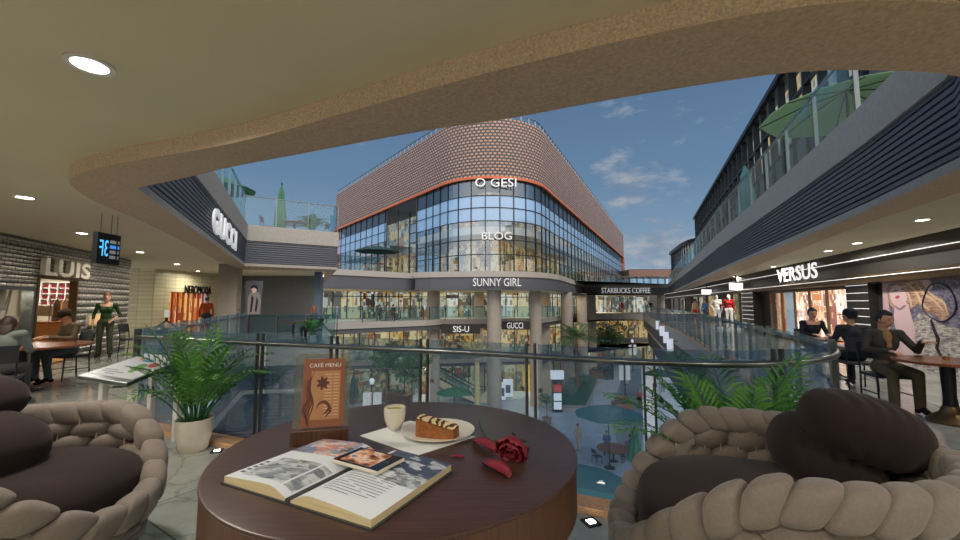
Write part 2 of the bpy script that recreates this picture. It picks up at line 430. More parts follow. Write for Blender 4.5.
# ------------------------------------------------------------------ the setting: our gallery (third floor, z = 0)
GROUND = -7.9
SOF, CEIL, TOP4 = 2.70, 2.84, 4.0
R_PTS = [(-10.0, 26), (-5.0, 14.5), (-8.05, 13.8), (-6.3, 9.4), (-4.72, 5.8), (-4.3, 5.05), (-3.7, 4.8), (-2.45, 4.28), (-1.5, 3.95), (0, 3.4), (1.14, 2.9), (1.82, 2.78), (2.36, 2.92), (2.9, 3.3), (3.42, 4.0), (4.13, 5.6), (5.93, 9.9), (8.4, 16), (12.6, 28), (21.5, 53)]
R_LEFT = R_PTS[2:6]
R_CURVE = smooth_path(R_PTS[2:], .12)
R_ALL = [R_PTS[0], R_PTS[1]] + R_CURVE
WL0, WL1 = Vector((-5.3, -3.6)), Vector((-11.3, 12.9))          # left shop wall
WLA = Vector((-9.48, 7.9))
dR = Vector((2.95, 8.7)).normalized()
WR0 = Vector((9.5, 7.9)) - dR * 13.0; WR1 = Vector((9.5, 7.9)) + dR * 51
outer = [(WR1.x, WR1.y), (WR0.x, WR0.y), (WR0.x, -4.5), (-5.0, -4.5), V2(WL0), V2(WLA), V2(WL1), (-16, 14.5), (-16, 26)]
mb = MB().flat(R_ALL + outer, 0.0); struct(mb.build('floor', 'marble'))
mb = MB().flat(R_ALL + outer, -1.61, up=False); struct(mb.build('ceiling_lower', 'plaster_dark'))

def louvres(z0, z1, n, o=0.0):
    pr = []; h = (z1 - z0) / n
    for k in range(n):
        a = z0 + k * h
        pr += [(o - .05, a), (o - .05, a + h * .3), (o, a + h * .34), (o, a + h)]
    return pr + [(o - .05, z1)]
# fascia under our own floor
struct(MB().sweep(R_ALL, [(-.6, -1.62), (.06, -1.62), (.06, -1.5), (-.02, -1.5)]).build('trim_1', 'concrete'))
struct(MB().sweep(R_ALL, louvres(-1.5, -.7, 9)).build('trim_2', 'louvre'))
struct(MB().sweep(R_ALL, [(-.05, -.7), (.02, -.7), (.02, 0), (-.05, 0.0)]).build('trim_3', 'concrete'))
struct(MB().sweep(offset(R_ALL, -.5), louvres(-3.9, -1.62, 20)).build('wall_lower', 'louvre'))
struct(MB().sweep(R_CURVE, [(-.16, 0.0), (-.16, .045), (.02, .045), (.02, 0.0)]).build('trim_4', 'kerb_stone'))

# fourth floor slab: edge towards the open court and inner edge of the dropped stone band
BO = [(-10.6, 27)] + [V2(Pz(337, 269.8, SOF)), V2(Pz(245, 266, SOF))] + [V2(Pz(x, y, SOF)) for x, y in ((160, 205), (137, 188), (187, 177.5), (217, 170), (300, 154), (430, 130), (520, 116.5), (600, 101.5), (700, 85), (790, 72.5), (850, 70), (890, 70.5), (960, 77))]
BO_R = [(3.35, 2.55), (3.95, 3.05)] + [V2(Pz(x, y, SOF)) for x, y in ((960, 168), (870, 209), (802, 237.5))] + [(9.35, 15.6), (14.6, 28.0), (26.3, 56.0)]
BI = [(-11.0, 27), (-6.1, 15.9), (-8.9, 15.0)] + [V2(Pz(x, y, SOF)) for x, y in ((217, 261), (190, 245), (160, 230), (130, 216), (105, 206), (82, 194), (69.5, 183), (71, 178), (82, 172.5), (120, 163.5), (240, 141.5), (480, 75), (620, 41), (760, 13), (855, 1))]
BI_R = [(2.3, 1.62), (3.3, 1.8), (4.3, 2.3), (4.9, 3.1), (5.35, 4.2)] + [V2(Pz(870, 222, SOF))] + [(10.15, 15.3), (15.4, 27.7), (27.2, 56.0)]
BOS = BO[:2] + [BO[2]] + smooth_path(BO[2:5], .3)[1:] + smooth_path(BO[4:] + BO_R[:3], .12)[1:] + BO_R[3:]
BIS = BI[:3] + smooth_path(BI[3:] + BI_R[:6], .12) + BI_R[6:]
struct(MB().flat(BOS + BIS[::-1], SOF, up=False).build('ceiling_soffit', 'soffit'))
struct(MB().sweep(BIS, [(0, SOF), (0, CEIL)]).build('trim_5', 'stone', smooth=40))
outer4 = [(27.5, 57), (WR1.x + 2, 56), (WR0.x + 2, WR0.y), (WR0.x + 2, -5), (-8, -5), (-18, 14), (-18, 27)]
struct(MB().flat(BIS + outer4, CEIL, up=False).build('ceiling', 'plaster'))
struct(MB().flat(BOS + outer4, TOP4, up=True).build('floor_terrace', 'terrace_tile'))
struct(MB().sweep(BOS, [(0, SOF), (0, SOF + .1), (-.04, SOF + .1)]).build('trim_6', 'concrete'))
struct(MB().sweep(BOS, louvres(SOF + .1, 3.58, 10, -.01)).build('trim_7', 'louvre'))
struct(MB().sweep(BOS, [(-.05, 3.58), (.03, 3.58), (.03, 4.12), (-.18, 4.12), (-.18, 4.0)]).build('trim_8', 'concrete'))
# the room behind us
struct(MB().box((0.5, -4.55, 1.42), (16, .12, 2.84)).build('wall_back', 'cream_wall'))
struct(MB().box((-14, 26.6, 1.42), (7, .15, 2.84)).build('wall_far', 'grey_wall'))

# ---- left shop wall of silvery scales, with a door opening and a show window
sA = lambda px: on_wall(px, WL0, WL1)
door = (sA(39), sA(78)); win = (sA(-24), sA(31))
mb = wall_panel(MB(), WL0, WL1, 0, CEIL, [(door[0], door[1], 0, 2.02), (win[0], win[1], .15, 1.75)], .10)
struct(mb.build('wall_left', 'scale_wall'))
wl = (WL1 - WL0).normalized(); nl = Vector((-wl.y, wl.x))
def PL(s, off=0., z=0.):
    p = WL0 + wl * s + nl * off; return Vector((p.x, p.y, z))
rzl = math.atan2(wl.y, wl.x)
# door reveal and the lit shop inside
mb = MB()
for s in door: mb.box(PL(s, .05, 1.01), (.05, .16, 2.02), rzl)
mb.box(PL(sum(door) / 2, .05, 2.03), (door[1] - door[0] + .05, .16, .05), rzl)
struct(mb.build('door_1_frame', 'bronze'))
mb = MB(); mb.box(PL(sum(door) / 2 + .9, 3.2, 1.3), (6.6, .1, 2.6), rzl); mb.box(PL(door[0] - 1.6, 1.7, 1.3), (.1, 3.0, 2.6), rzl); mb.box(PL(door[1] + 2.4, 1.7, 1.3), (.1, 3.0, 2.6), rzl)
struct(mb.build('wall_shop', 'cream_wall'))
struct(MB().box(PL(sum(door) / 2 + .9, 1.75, 2.65), (6.6, 3.0, .08), rzl).build('ceiling_shop', 'cream_wall'))
struct(MB().box(PL(sum(door) / 2 + .9, 1.75, -.02), (6.6, 3.1, .05), rzl).build('floor_shop', 'wood_light'))
# show window frame + backing
mb = MB(); sm = (win[0] + win[1]) / 2; ww = win[1] - win[0]
for s in win: mb.box(PL(s, .0, .95), (.06, .2, 1.66), rzl)
for z in (.15, 1.75): mb.box(PL(sm, .0, z), (ww, .2, .06), rzl)
struct(mb.build('window_1_frame', 'steel'))
struct(MB().box(PL(sm, .5, .95), (ww + .4, .05, 1.8), rzl).build('window_1_backing', 'concrete'))
struct(MB().box(PL(sm, .02, .95), (ww, .012, 1.6), rzl).build('window_1_pane', 'clear_glass'))

# ---- cream tiled end wall and the far shop
struct(wall_panel(MB(), (-16, 15.2), (-13.1, 16.1), 0, CEIL, [], .2).build('wall_cream', 'tile_wall'))
NW0, NW1 = Vector((-13.1, 16.1)), Vector((-12.7, 21.6))
sN = lambda px: on_wall(px, NW0, NW1)
nwin = (sN(171), sN(211))
struct(wall_panel(MB(), NW0, NW1, 0, CEIL, [(nwin[0], nwin[1], 0.05, 1.92)], .2).build('wall_far_shop', 'tile_wall'))
wn = (NW1 - NW0).normalized(); nn = Vector((-wn.y, wn.x)); rzn = math.atan2(wn.y, wn.x)
PN = lambda s, o=0., z=0.: Vector((*(NW0 + wn * s + nn * o), z))
struct(MB().sweep([V2(PN(nwin[0] - .3, .9)), V2(PN(nwin[1] + .6, .9))], [(0, 0), (0, 2.2)]).build('window_2_lit_interior', 'lit_orange'))
mb = MB()
for k in range(9): mb.box(PN(nwin[0] + (nwin[1] - nwin[0]) * k / 8, .1, .98), (.05, .08, 1.9), rzn)
mb.box(PN(sum(nwin) / 2, .1, 1.93), (nwin[1] - nwin[0], .1, .06), rzn)
struct(mb.build('window_2_frame', 'orange_trim'))
struct(MB().box((-10.4, 20.6, 1.42), (4.6, .15, 2.84)).build('wall_grey', 'grey_wall'))
# columns carrying the left corner
struct(MB().box((-9.0, 14.4, CEIL / 2), (.62, .5, CEIL), R_(12)).build('column_corner', 'column_conc', bevel=.02))
struct(MB().box((-6.55, 16.2, 1.35), (.26, .5, 2.7), R_(15)).build('column_slim', 'grey_blue', bevel=.02))

# ---- right shop wall
sR = lambda px: on_wall(px, WR0, WR1)
wr = (WR1 - WR0).normalized(); nr = Vector((wr.y, -wr.x)); rzr = math.atan2(wr.y, wr.x)    # nr points into the shops
PR = lambda s, o=0., z=0.: Vector((*(WR0 + wr * s + nr * o), z))
vw = (sR(846), sR(769)); s2 = (sR(747), sR(724)); s3 = (sR(716), sR(690)); s4 = (sR(684), sR(668))
holes = [(vw[0], vw[1], .1, 1.88), (s2[0], s2[1], 0.0, 1.95), (s3[0], s3[1], 0.0, 1.95), (s4[0], s4[1], 0., 1.95)]
LW = (WR1 - WR0).length
struct(wall_panel(MB(), WR1, WR0, 0, CEIL, [(LW - h[1], LW - h[0], h[2], h[3]) for h in holes], .2).build('wall_right', 'shop_dark'))
def recess(h, name, m, depth=1.5):
    a, b = h[0] - .2, h[1] + .5
    struct(MB().sweep([V2(PR(b, depth)), V2(PR(a, depth))], [(0, 0), (0, 2.3)]).build(name, m))
recess(vw, 'window_3_lit_interior', 'lit_peach', 1.0); recess(s2, 'window_4_lit_interior', 'lit_orange'); recess(s3, 'window_5_lit_interior', 'lit_warm'); recess(s4, 'window_6_lit_interior', 'lit_cool')
mb = MB(); n = 5
for k in range(n + 1): mb.box(PR(vw[0] + (vw[1] - vw[0]) * k / n, 0, 1.0), (.05, .07, 1.8), rzr)
for z in (.1, 1.9): mb.box(PR(sum(vw) / 2, 0, z), (vw[1] - vw[0], .12, .08), rzr)
struct(mb.build('window_3_frame', 'bronze'))
struct(MB().box(PR(sum(vw) / 2, .03, 1.0), (vw[1] - vw[0], .012, 1.8), rzr).build('window_3_pane', 'clear_glass'))
for i, h in enumerate((s2, s3, s4)):
    mb = MB(); n = 3
    for k in range(n + 1): mb.box(PR(h[0] + (h[1] - h[0]) * k / n, 0, .98), (.07, .12, 1.95), rzr)
    struct(mb.build('window_%d_frame' % (i + 4), 'dark_metal'))
# black sign band with bronze cove and light lines
band = [V2(PR(LW - 4, 0)), V2(PR(1, 0))]
struct(MB().sweep(band, [(0, 1.95), (-.32, 1.98), (-.36, 2.1), (-.2, 2.2)]).build('trim_9', 'bronze'))
struct(MB().sweep(band, [(-.2, 2.2), (-.2, 2.48), (-.42, 2.56), (-.42, 2.84)]).build('trim_10', 'shop_dark'))
for i, (o, z) in enumerate(((-.385, 2.11), (-.44, 2.57))):
    struct(MB().sweep([V2(PR(LW - 4, 0)), V2(PR(1, 0))], [(o + .02, z), (o - .012, z), (o - .012, z + .011), (o + .02, z + .011)]).build('trim_%d' % (11 + i), 'lamp_line'))
def lined_pillar(px0, px1, name, out=.35):
    a, b = sR(px0), sR(px1); m_ = (a + b) / 2; wd = abs(b - a)
    t_ = struct(MB().box(PR(m_, -out / 2, 1.05), (wd, out, 2.1), rzr).build(name, 'shop_dark'))
    mb = MB()
    for k in range(9): mb.box(PR(m_, -out / 2, .25 + k * .21), (wd * .98, out + .02, .010), rzr)
    o = mb.build('light_line', 'lamp_line', parent=t_)
lined_pillar(876, 853, 'pillar_1', .2); lined_pillar(760, 748, 'pillar_2')
# far end: bridge gallery closing the court under the coffee sign, with its own floor
struct(MB().prism([(10.5, 57.0), (27.5, 57.0), (27.5, 75), (10.5, 75)], 2.9, 4.0).build('floor_bridge', 'concrete'))
struct(MB().prism([(13.0, 56.5), (27.5, 56.5), (27.5, 75), (13.0, 75)], -.9, 0.0).build('floor_bridge_lower', 'concrete'))

# ------------------------------------------------------------------ ground
struct(MB().flat([(-70, -5), (90, -5), (90, 150), (-70, 150)], GROUND).build('ground', 'plaza_paving'))
mb = MB().flat([(9.0, 20), (14.2, 20), (32, 58), (40, 90), (30, 90), (24, 58), (14, 36)], GROUND + .012); struct(mb.build('path_light', 'plaza_light'))
mb = MB().flat([(8.2, 24), (10.6, 27), (13.5, 34), (23.0, 58), (20.8, 58), (11.4, 36)], GROUND + .02); struct(mb.build('path_dark', 'plaza_dark'))

# ------------------------------------------------------------------ the corner building across the court
cb = thing('shopping_building', 'large corner building with pierced pinkish brick crown above a curved glass front', 'building', (1.5, 40, GROUND))
AP = Vector((2.16, 30.1)); uL = Vector((-.7875, 1)).normalized(); uR = Vector((.4875, 1)).normalized(); TL = 9.0
tL, tR = AP + uL * TL, AP + uR * TL
half = math.acos(uL.dot(uR)) / 2; rad = TL * math.tan(half); bis = (uL + uR).normalized(); cen = AP + bis * (TL / math.cos(half))
a0 = math.atan2(tL.y - cen.y, tL.x - cen.x); a1 = math.atan2(tR.y - cen.y, tR.x - cen.x)
if a0 > 0: a0 -= 2 * math.pi
if a1 > 0: a1 -= 2 * math.pi
def front(off, l0=30.0, r0=66.0, n=18):
    p = [tL + uL * l0] + [tL + uL * (l0 * (1 - k / 6)) for k in range(1, 6)]
    arcp = [cen + Vector((math.cos(a0 + (a1 - a0) * k / n), math.sin(a0 + (a1 - a0) * k / n))) * rad for k in range(n + 1)]
    p += arcp + [tR + uR * (r0 * k / 6) for k in range(1, 7)]
    q = [V2(v) for v in p]
    return offset(q, off) if off else q
Z5, ZB, ZR = 8.2, 12.6, 18.1
F0 = front(0)                      # runs left -> right; left side of the run is INSIDE the building
MB().sweep(F0, [(.3, ZB), (-.25, ZB), (-.25, ZR), (.3, ZR), (.3, ZB)]).build('brick_screen', 'brick_screen', cb, smooth=30)
MB().sweep(front(-.28), [(.1, ZB - .12), (-.06, ZB - .12), (-.06, ZB + .09), (.1, ZB + .09), (.1, ZB - .12)]).build('orange_edge', 'orange_trim', cb, smooth=30)
for e, d in ((F0[0], uL), (F0[-1], uR)):
    MB().box((e[0], e[1], 8.3), (.7, .7, 8.6), math.atan2(d.y, d.x)).build('orange_post', 'orange_trim', cb)
L0 = arc(F0); mb = MB()
k = 0.
while k < L0[-1]:
    p = at_len(F0, L0, k); mb.box((p[0], p[1], ZR + .3), (.09, .09, .6)); k += .95
mb.sweep(F0, [(-.05, ZR + .6), (.05, ZR + .6), (.05, ZR + .68), (-.05, ZR + .68), (-.05, ZR + .6)])
mb.build('roof_railing', 'steel', cb)
poly = F0 + [(36, 110), (-26, 90)]
MB().flat(poly, ZR - .3).build('roof', 'concrete', cb)
MB().flat(front(.2) + [(36, 110), (-26, 90)], ZB, up=False).build('soffit_panel', 'grey_wall', cb)
# glazing with the recessed bay in the left wing
sA0 = L0[-1]
s_of = lambda px: on_wall(px, tL + uL * 30.0, tL)
n0, n1 = s_of(386), s_of(416)
segs = [(0, n0, 0), (n0, n1, 3.0), (n1, L0[-1], 0)]
glass_parts = {'band': MB(), 'clear': MB(), 'mull': MB(), 'slab': MB(), 'back4': MB(), 'back5': MB(), 'pale': MB()}
for a, b, o in segs:
    pth = cut(F0, a, b); pth = offset(pth, o + .05) if o or True else pth
    G = glass_parts
    G['clear'].sweep(pth, [(0, 4.0), (0, 8.7)]); G['clear'].sweep(pth, [(0, 11.0), (0, ZB)])
    G['band'].sweep(pth, [(0, 8.7), (0, 11.0)])
    G['slab'].sweep(offset(pth, .35), [(0, 7.6), (0, 8.3), (4, 8.3)]); G['slab'].sweep(offset(pth, .35), [(4.0, 7.6), (0, 7.6)])
    if b - a > 12 and a > 1:
        pass
    G['back4'].sweep(offset(pth, 4.0), [(0, 4.0), (0, 7.6)]); G['back5'].sweep(offset(pth, 4.5), [(0, 8.3), (0, ZB)])
    LL = arc(pth); k = 0.0; j = 0
    while k < LL[-1] + .01:
        p = at_len(pth, LL, k); q = at_len(pth, LL, min(k + .1, LL[-1])); qq = at_len(pth, LL, max(k - .1, 0)); ang = math.atan2(q[1] - qq[1], q[0] - qq[0])
        G['mull'].box((p[0], p[1], 8.3), (.07, .14, 8.6), ang); k += (1.3 if a + k > L0[-1] - 66 - 16 and a + k < L0[-1] - 64 else 1.9)
    for z in (5.7, 7.0, 8.7, 9.9, 11.0): G['mull'].sweep(offset(pth, -.03), [(.06, z), (-.03, z), (-.03, z + .07), (.06, z + .07)])
# side cheeks of the recessed bay
for s in (n0, n1):
    p = Vector(at_len(F0, L0, s)); inn = Vector((-uL.y, uL.x)) * -1
    q = Vector(at_len(offset(F0, 3.0), arc(offset(F0, 3.0)), s))
    glass_parts['clear'].sweep([V2(p), V2(q)], [(0, 4.0), (0, ZB)])
    for k in range(3):
        m_ = p.lerp(q, k / 2); glass_parts['mull'].box((m_.x, m_.y, 8.3), (.12, .12, 8.6))
glass_parts['clear'].build('window_glass', 'facade_glass', cb); glass_parts['band'].build('blue_glass_band', 'band_glass', cb)
glass_parts['mull'].build('window_frame', 'mullion', cb); glass_parts['slab'].build('floor_edge', 'white', cb)
glass_parts['back4'].build('shop_interior', 'lit_warm', cb); glass_parts['back5'].build('gallery_interior', 'lit_office', cb)

# terraces (slab edges) of the corner building
T4 = [(-14.5, 28.4), (-11.1, 31.0), (-5.75, 35.9), (-5.7, 34.6), (-4.2, 34.0), (-2.2, 33.6), (0, 33.3), (2, 33.3), (4.0, 33.9), (5.8, 35.2), (7.4, 37.6), (14.6, 56.0), (26.6, 56.0)]
T4r = [(-14.5, 28.4), (-11.1, 31.0), (-5.75, 35.9), (-5.7, 34.6)] + smooth_path(T4[4:11], .5) + T4[11:]
inner = [(30, 62), (22, 66), (6.0, 44), (-4, 44), (-26, 66), (-30, 40)]
def slab(path, z0, z1, nm, conc_h, dark_h):
    MB().sweep(path, [(.3, z0), (0, z0), (0, z0 + .12), (.08, z0 + .12), (.08, z0 + .12 + dark_h)]).build('fascia_dark', 'dark_fascia', cb)
    MB().sweep(path, [(.1, z0 + .12 + dark_h), (-.03, z0 + .12 + dark_h), (-.03, z1), (.2, z1)]).build('fascia_concrete', 'concrete', cb)
    MB().flat(path + inner, z1 - .02).build(nm, 'terrace_tile', cb)
    MB().flat(path + inner, z0, up=False).build('soffit_panel', 'plaster', cb)
slab(T4r, 2.55, 4.1, 'terrace_floor', .5, .95)
T3 = [(-13.5, 27.4), (-10.3, 29.6), (-4.6, 34.4), (-3.2, 36.6), (6.0, 39.0), (9.0, 45), (14.0, 56.5)]
slab(T3, -.85, 0.0, 'gallery_floor', .45, .25)
T2 = [(-16, 36.5), (-5.0, 38.5), (6.2, 40.5), (9.4, 46), (15.5, 60)]
slab(T2, -4.6, -3.95, 'gallery_floor', .35, .18)
def shopline(path, z0, z1, m, step, nm='shop_window'):
    MB().sweep(path, [(0, z0), (0, z1)]).build(nm, m, cb)
    pth = offset(path, -.06); L = arc(pth); mb = MB(); k = 0.
    while k < L[-1]:
        p = at_len(pth, L, k); mb.box((p[0], p[1], (z0 + z1) / 2), (.09, .09, z1 - z0)); k += step
    mb.sweep(pth, [(.05, z1 - .5), (-.05, z1 - .5), (-.05, z1 - .42), (.05, z1 - .42)])
    mb.build('window_frame', 'mullion', cb)
BK = [(-19.0, 33.5), (-6.0, 42.5), (7.0, 44.5), (11.0, 50), (17.5, 64), (27, 64)]
shopline(BK, 0, 2.55, 'lit_cool', 1.3); shopline(offset(BK, -.2), -3.95, -.85, 'lit_warm', 1.5); shopline(offset(BK, -.4), GROUND, -4.6, 'lit_low', 1.7)
# round concrete columns, one by one
for px, py_d, r in ((434, 37.2, .60), (494, 35.0, .62), (535, 37.5, .56), (566, 43.5, .62), (581, 49, .6)):
    x = (px - 480) / FPX / math.cos(PITCH) * py_d
    mb = MB().lathe([(r, GROUND), (r, 2.6)], 28, (x, py_d, 0))
    for z in (-5.6, -3.3, -1.0, 1.2): mb.lathe([(r + .005, z), (r + .005, z + .03)], 28, (x, py_d, 0))
    mb.build('column', 'column_conc', cb, smooth=40)
for px, d in ((479, 41), (544, 42.5), (591, 55), (661, 57)):
    x = (px - 480) / FPX * d; MB().box((x, d, (GROUND + 2.6) / 2), (1.0, .8, 2.6 - GROUND)).build('square_pier', 'column_conc', cb)
# ------------------------------------------------------------------ right-hand terrace building (4th and 5th floors)
tb = thing('terrace_building', 'long glazed upper storey with dark leaning mullions above right terrace', 'building', (18, 27, TOP4))
TB = [(27.6, 50.5), (14.5, 18.3), (8.9, 4.7), (7.2, .6)]
MB().sweep(TB, [(0, TOP4), (0, 7.3)]).build('window_glass', 'clear_glass', tb)
MB().sweep(TB, [(0, 8.6), (0, 12.0)]).build('window_glass', 'clear_glass', tb)
MB().sweep(TB, [(.1, 7.3), (0, 7.3), (0, 8.6), (.1, 8.6)]).build('spandrel', 'grey_wall', tb)
LT = arc(TB); mb = MB(); k = .2
while k < LT[-1]:
    p = at_len(TB, LT, k); q = at_len(TB, LT, min(k + .3, LT[-1])); ang = math.atan2(q[1] - p[1], q[0] - p[0]) if k + .3 < LT[-1] else ang
    mb.box((p[0], p[1], 8.2), (.12, .3, 8.4), ang); k += 1.55
for z in (5.6, 7.25, 8.6, 10.4, 12.0): mb.sweep(TB, [(.05, z), (-.12, z), (-.12, z + .1), (.05, z + .1)])
mb.build('window_frame', 'mullion', tb)
MB().sweep(offset(TB, 1.0), [(0, TOP4), (0, 7.3)]).build('shop_interior', 'lit_peach', tb)
MB().sweep(offset(TB, .5), [(0, 8.6), (0, 12.1)]).build('upper_interior', 'lit_office', tb)
MB().sweep(TB, [(2.6, 12.1), (-.3, 12.1), (-.3, 12.35), (2.6, 12.35)]).build('roof', 'dark_metal', tb)
MB().sweep(TB, [(2.6, 7.9), (0.1, 7.9)]).build('upper_floor', 'white', tb)
# far link building that closes the view
fb = thing('link_building', 'low far building of brown panels between the two wings', 'building', (23, 80, TOP4))
FB = [(34.5, 100), (34.5, 92), (56, 92)]
MB().sweep(FB, [(0, GROUND), (0, 9.2), (4, 9.2)]).build('wall', 'shop_dark', fb)
mb = MB(); LF = arc(FB); k = 0
while k < LF[-1]:
    p = at_len(FB, LF, k); mb.box((p[0], p[1], 7.2), (.2, .4, 4.0)); k += 1.6
mb.sweep(FB, [(0, 7.4), (-.25, 7.4), (-.25, 9.0), (0, 9.0)])
pb('brown_panel', lin(112, 78, 62), .6); mb.build('panel_frame', 'brown_panel', fb)
MB().sweep(offset(FB, -.1), [(0, 4.2), (0, 7.0)]).build('window_glass', 'band_glass', fb)

# second block that carries on the right-hand row beyond the coffee sign
bb = thing('far_block', 'rounded far block that carries on the right building row', 'building', (35, 68, TOP4))
B2 = smooth_path([(38.5, 80), (36.6, 74), (34.4, 66.5), (33.9, 63.0), (34.8, 60.6), (37.5, 59.4)], .8)
MB().sweep(B2, [(0, TOP4), (0, 11.0)]).build('window_glass', 'facade_glass', bb); MB().sweep(offset(B2, .6), [(0, TOP4), (0, 11.0)]).build('interior', 'lit_office', bb)
mb = MB(); LB = arc(B2); k = 0.
while k < LB[-1]:
    p = at_len(B2, LB, k); mb.box((p[0], p[1], 7.5), (.16, .16, 7.0)); k += 1.5
mb.sweep(B2, [(.1, 7.2), (-.15, 7.2), (-.15, 7.9), (.1, 7.9)]); mb.build('window_frame', 'mullion', bb)
MB().sweep(B2, [(2.5, 11.0), (-.4, 11.0), (-.4, 11.6), (2.5, 11.6)]).build('roof', 'dark_metal', bb)
# ------------------------------------------------------------------ railings
def px_len(path, px):
    L = arc(path); u = (px - 480) / FPX / math.cos(PITCH); best = None
    for i in range(len(path) - 1):
        f0 = path[i][0] - u * path[i][1]; f1 = path[i + 1][0] - u * path[i + 1][1]
        if f0 * f1 <= 0 and path[i][1] > 0: best = L[i] + (L[i + 1] - L[i]) * abs(f0) / (abs(f0) + abs(f1) + 1e-9); break
    return best
def railing(path, stops, label, z0, zg, zr, gm, rail_off=-.0, gap=.05, post='pair', rail_m='rail_steel', rail_r=.024, group=None, post_top=None, pr=.012):
    L = arc(path); mid = at_len(path, L, L[-1] / 2)
    e = thing('glass_railing', label, 'railing', (mid[0], mid[1], z0), 0, group)
    r = offset(path, rail_off); MB().tube([(p[0], p[1], zr) for p in r], rail_r, 8).build('handrail', rail_m, e, smooth=60)
    stops = sorted(stops)
    for a, b in zip(stops[:-1], stops[1:]):
        seg = offset(cut(path, a + gap, b - gap), .045)
        MB().sweep(seg, [(0, z0 + .03), (0, zg), (.012, zg), (.012, z0 + .03), (0, z0 + .03)]).build('glass_panel', gm, e)
    pt = post_top or zg + .01
    for s in stops:
        p = at_len(path, L, s); q = at_len(path, L, min(s + .05, L[-1])); o = at_len(path, L, max(s - .05, 0)); d = Vector((q[0] - o[0], q[1] - o[1])).normalized(); n = Vector((-d.y, d.x)); ang = math.atan2(d.y, d.x)
        if post == 'pair':
            mb = MB()
            for k in (-.035, .035): mb.box((p[0] + d.x * k + n.x * .02, p[1] + d.y * k + n.y * .02, (z0 + pt) / 2), (.014, .036, pt - z0), ang)
            mb.box((p[0] + n.x * .02, p[1] + n.y * .02, z0 + .01), (.13, .07, .02), ang)
            po = mb.build('post', 'post_metal', e)
            for z in (.72, .3):
                for k in (-.075, .075): MB().lathe([(.018, -.012), (.018, .012)], 8, (p[0] + d.x * k + n.x * .03, p[1] + d.y * k + n.y * .03, z0 + z), mat=Matrix.Rotation(math.pi / 2, 3, 'X')).build('glass_clamp', 'steel', po, world=False).location = [-q for q in e.location]
        else:
            MB().box((p[0], p[1], (z0 + pt) / 2), (pr * 2, pr * 3.2, pt - z0), ang).build('post', 'dark_metal' if post == 'dark' else 'rail_steel', e)
    return e
RC = R_CURVE; LR = arc(RC)
iL = min(range(len(RC)), key=lambda i: math.dist(RC[i], (-4.3, 5.05))); iR = min(range(len(RC)), key=lambda i: math.dist(RC[i], (2.95, 3.37)))
leftp, frontp, rightp = RC[:iL + 1], RC[iL:iR + 1], RC[iR:]
railing(frontp, [0.03] + [px_len(frontp, x) for x in (262, 335, 424, 529, 646, 775)] + [arc(frontp)[-1]], 'curved glass balustrade with round steel handrail in front of the cafe table', .045, 1.12, 1.03, 'rail_glass')
Ln = arc(leftp)[-1]; railing(leftp, [Ln * k / 7 for k in range(8)], 'glass balustrade running back along the left gallery past the palm', .045, 1.12, 1.0, 'rail_glass', post='single')
Ln = arc(rightp)[-1]; st = []; s = .5
while s < Ln: st.append(s); s += 1.25 if s < 30 else 2.0
railing(rightp, st, 'long glass balustrade running back along the right gallery', .045, 1.1, 1.03, 'rail_glass', post='single', pr=.016)
fp = [(-5.0, 14.5), (-8.05, 13.8)]; fp = [(-5.06, 14.42), (-7.95, 13.75)]
railing(fp, [0.05, 1.05, 2.0, 2.9], 'short glass balustrade in front of the grey wall on the left building', .0, 1.05, 1.02, 'rail_glass_far', post='dark')
# fourth floor terraces
BL = [p for p in BOS]; iC = min(range(len(BL)), key=lambda i: math.dist(BL[i], BO[2]))
lt = offset(BL[1:iC + 22], -.12); Ln = arc(lt)[-1]
railing(lt, [Ln * k / 9 for k in range(10)], 'glass terrace balustrade above the louvred left fascia', 4.1, 5.15, 5.15, 'rail_glass_far', post='single', pr=.02)
rt = offset(BOS[-5:], -.12); rt = cut(rt, .3, arc(rt)[-1]); Ln = arc(rt)[-1]; st = [.1]; s = .1
while s < Ln - 2: s += 1.5 if s < 20 else 2.6; st.append(s)
railing(rt, st, 'glass terrace balustrade above the louvred right fascia', 4.1, 5.2, 5.2, 'rail_glass_far', post='single', pr=.018)
for pth, a, b, z, lb in ((T4r[:3], .3, 7.9, 4.1, 'glass balustrade of the terrace with the dark green parasol'), (T4r[-3:], .5, 31, 4.1, 'glass balustrade above the coffee sign at the end of the court'), (T3[:3], .2, 11.0, 0.0, 'glass balustrade of the gallery below the parasol terrace'), (T3[2:], .3, 34, 0.0, 'glass balustrade of the gallery behind the round columns'), (T2, 4, 45, -3.95, 'glass balustrade of the lower gallery behind the round columns')):
    q = cut(offset(pth, -.1), a, b); Ln = arc(q)[-1]; n = max(2, int(Ln / 2.2))
    railing(q, [Ln * k / n for k in range(n + 1)], lb, z, z + 1.08, z + 1.1, 'rail_glass_far', post='dark', pr=.02, gap=.03)

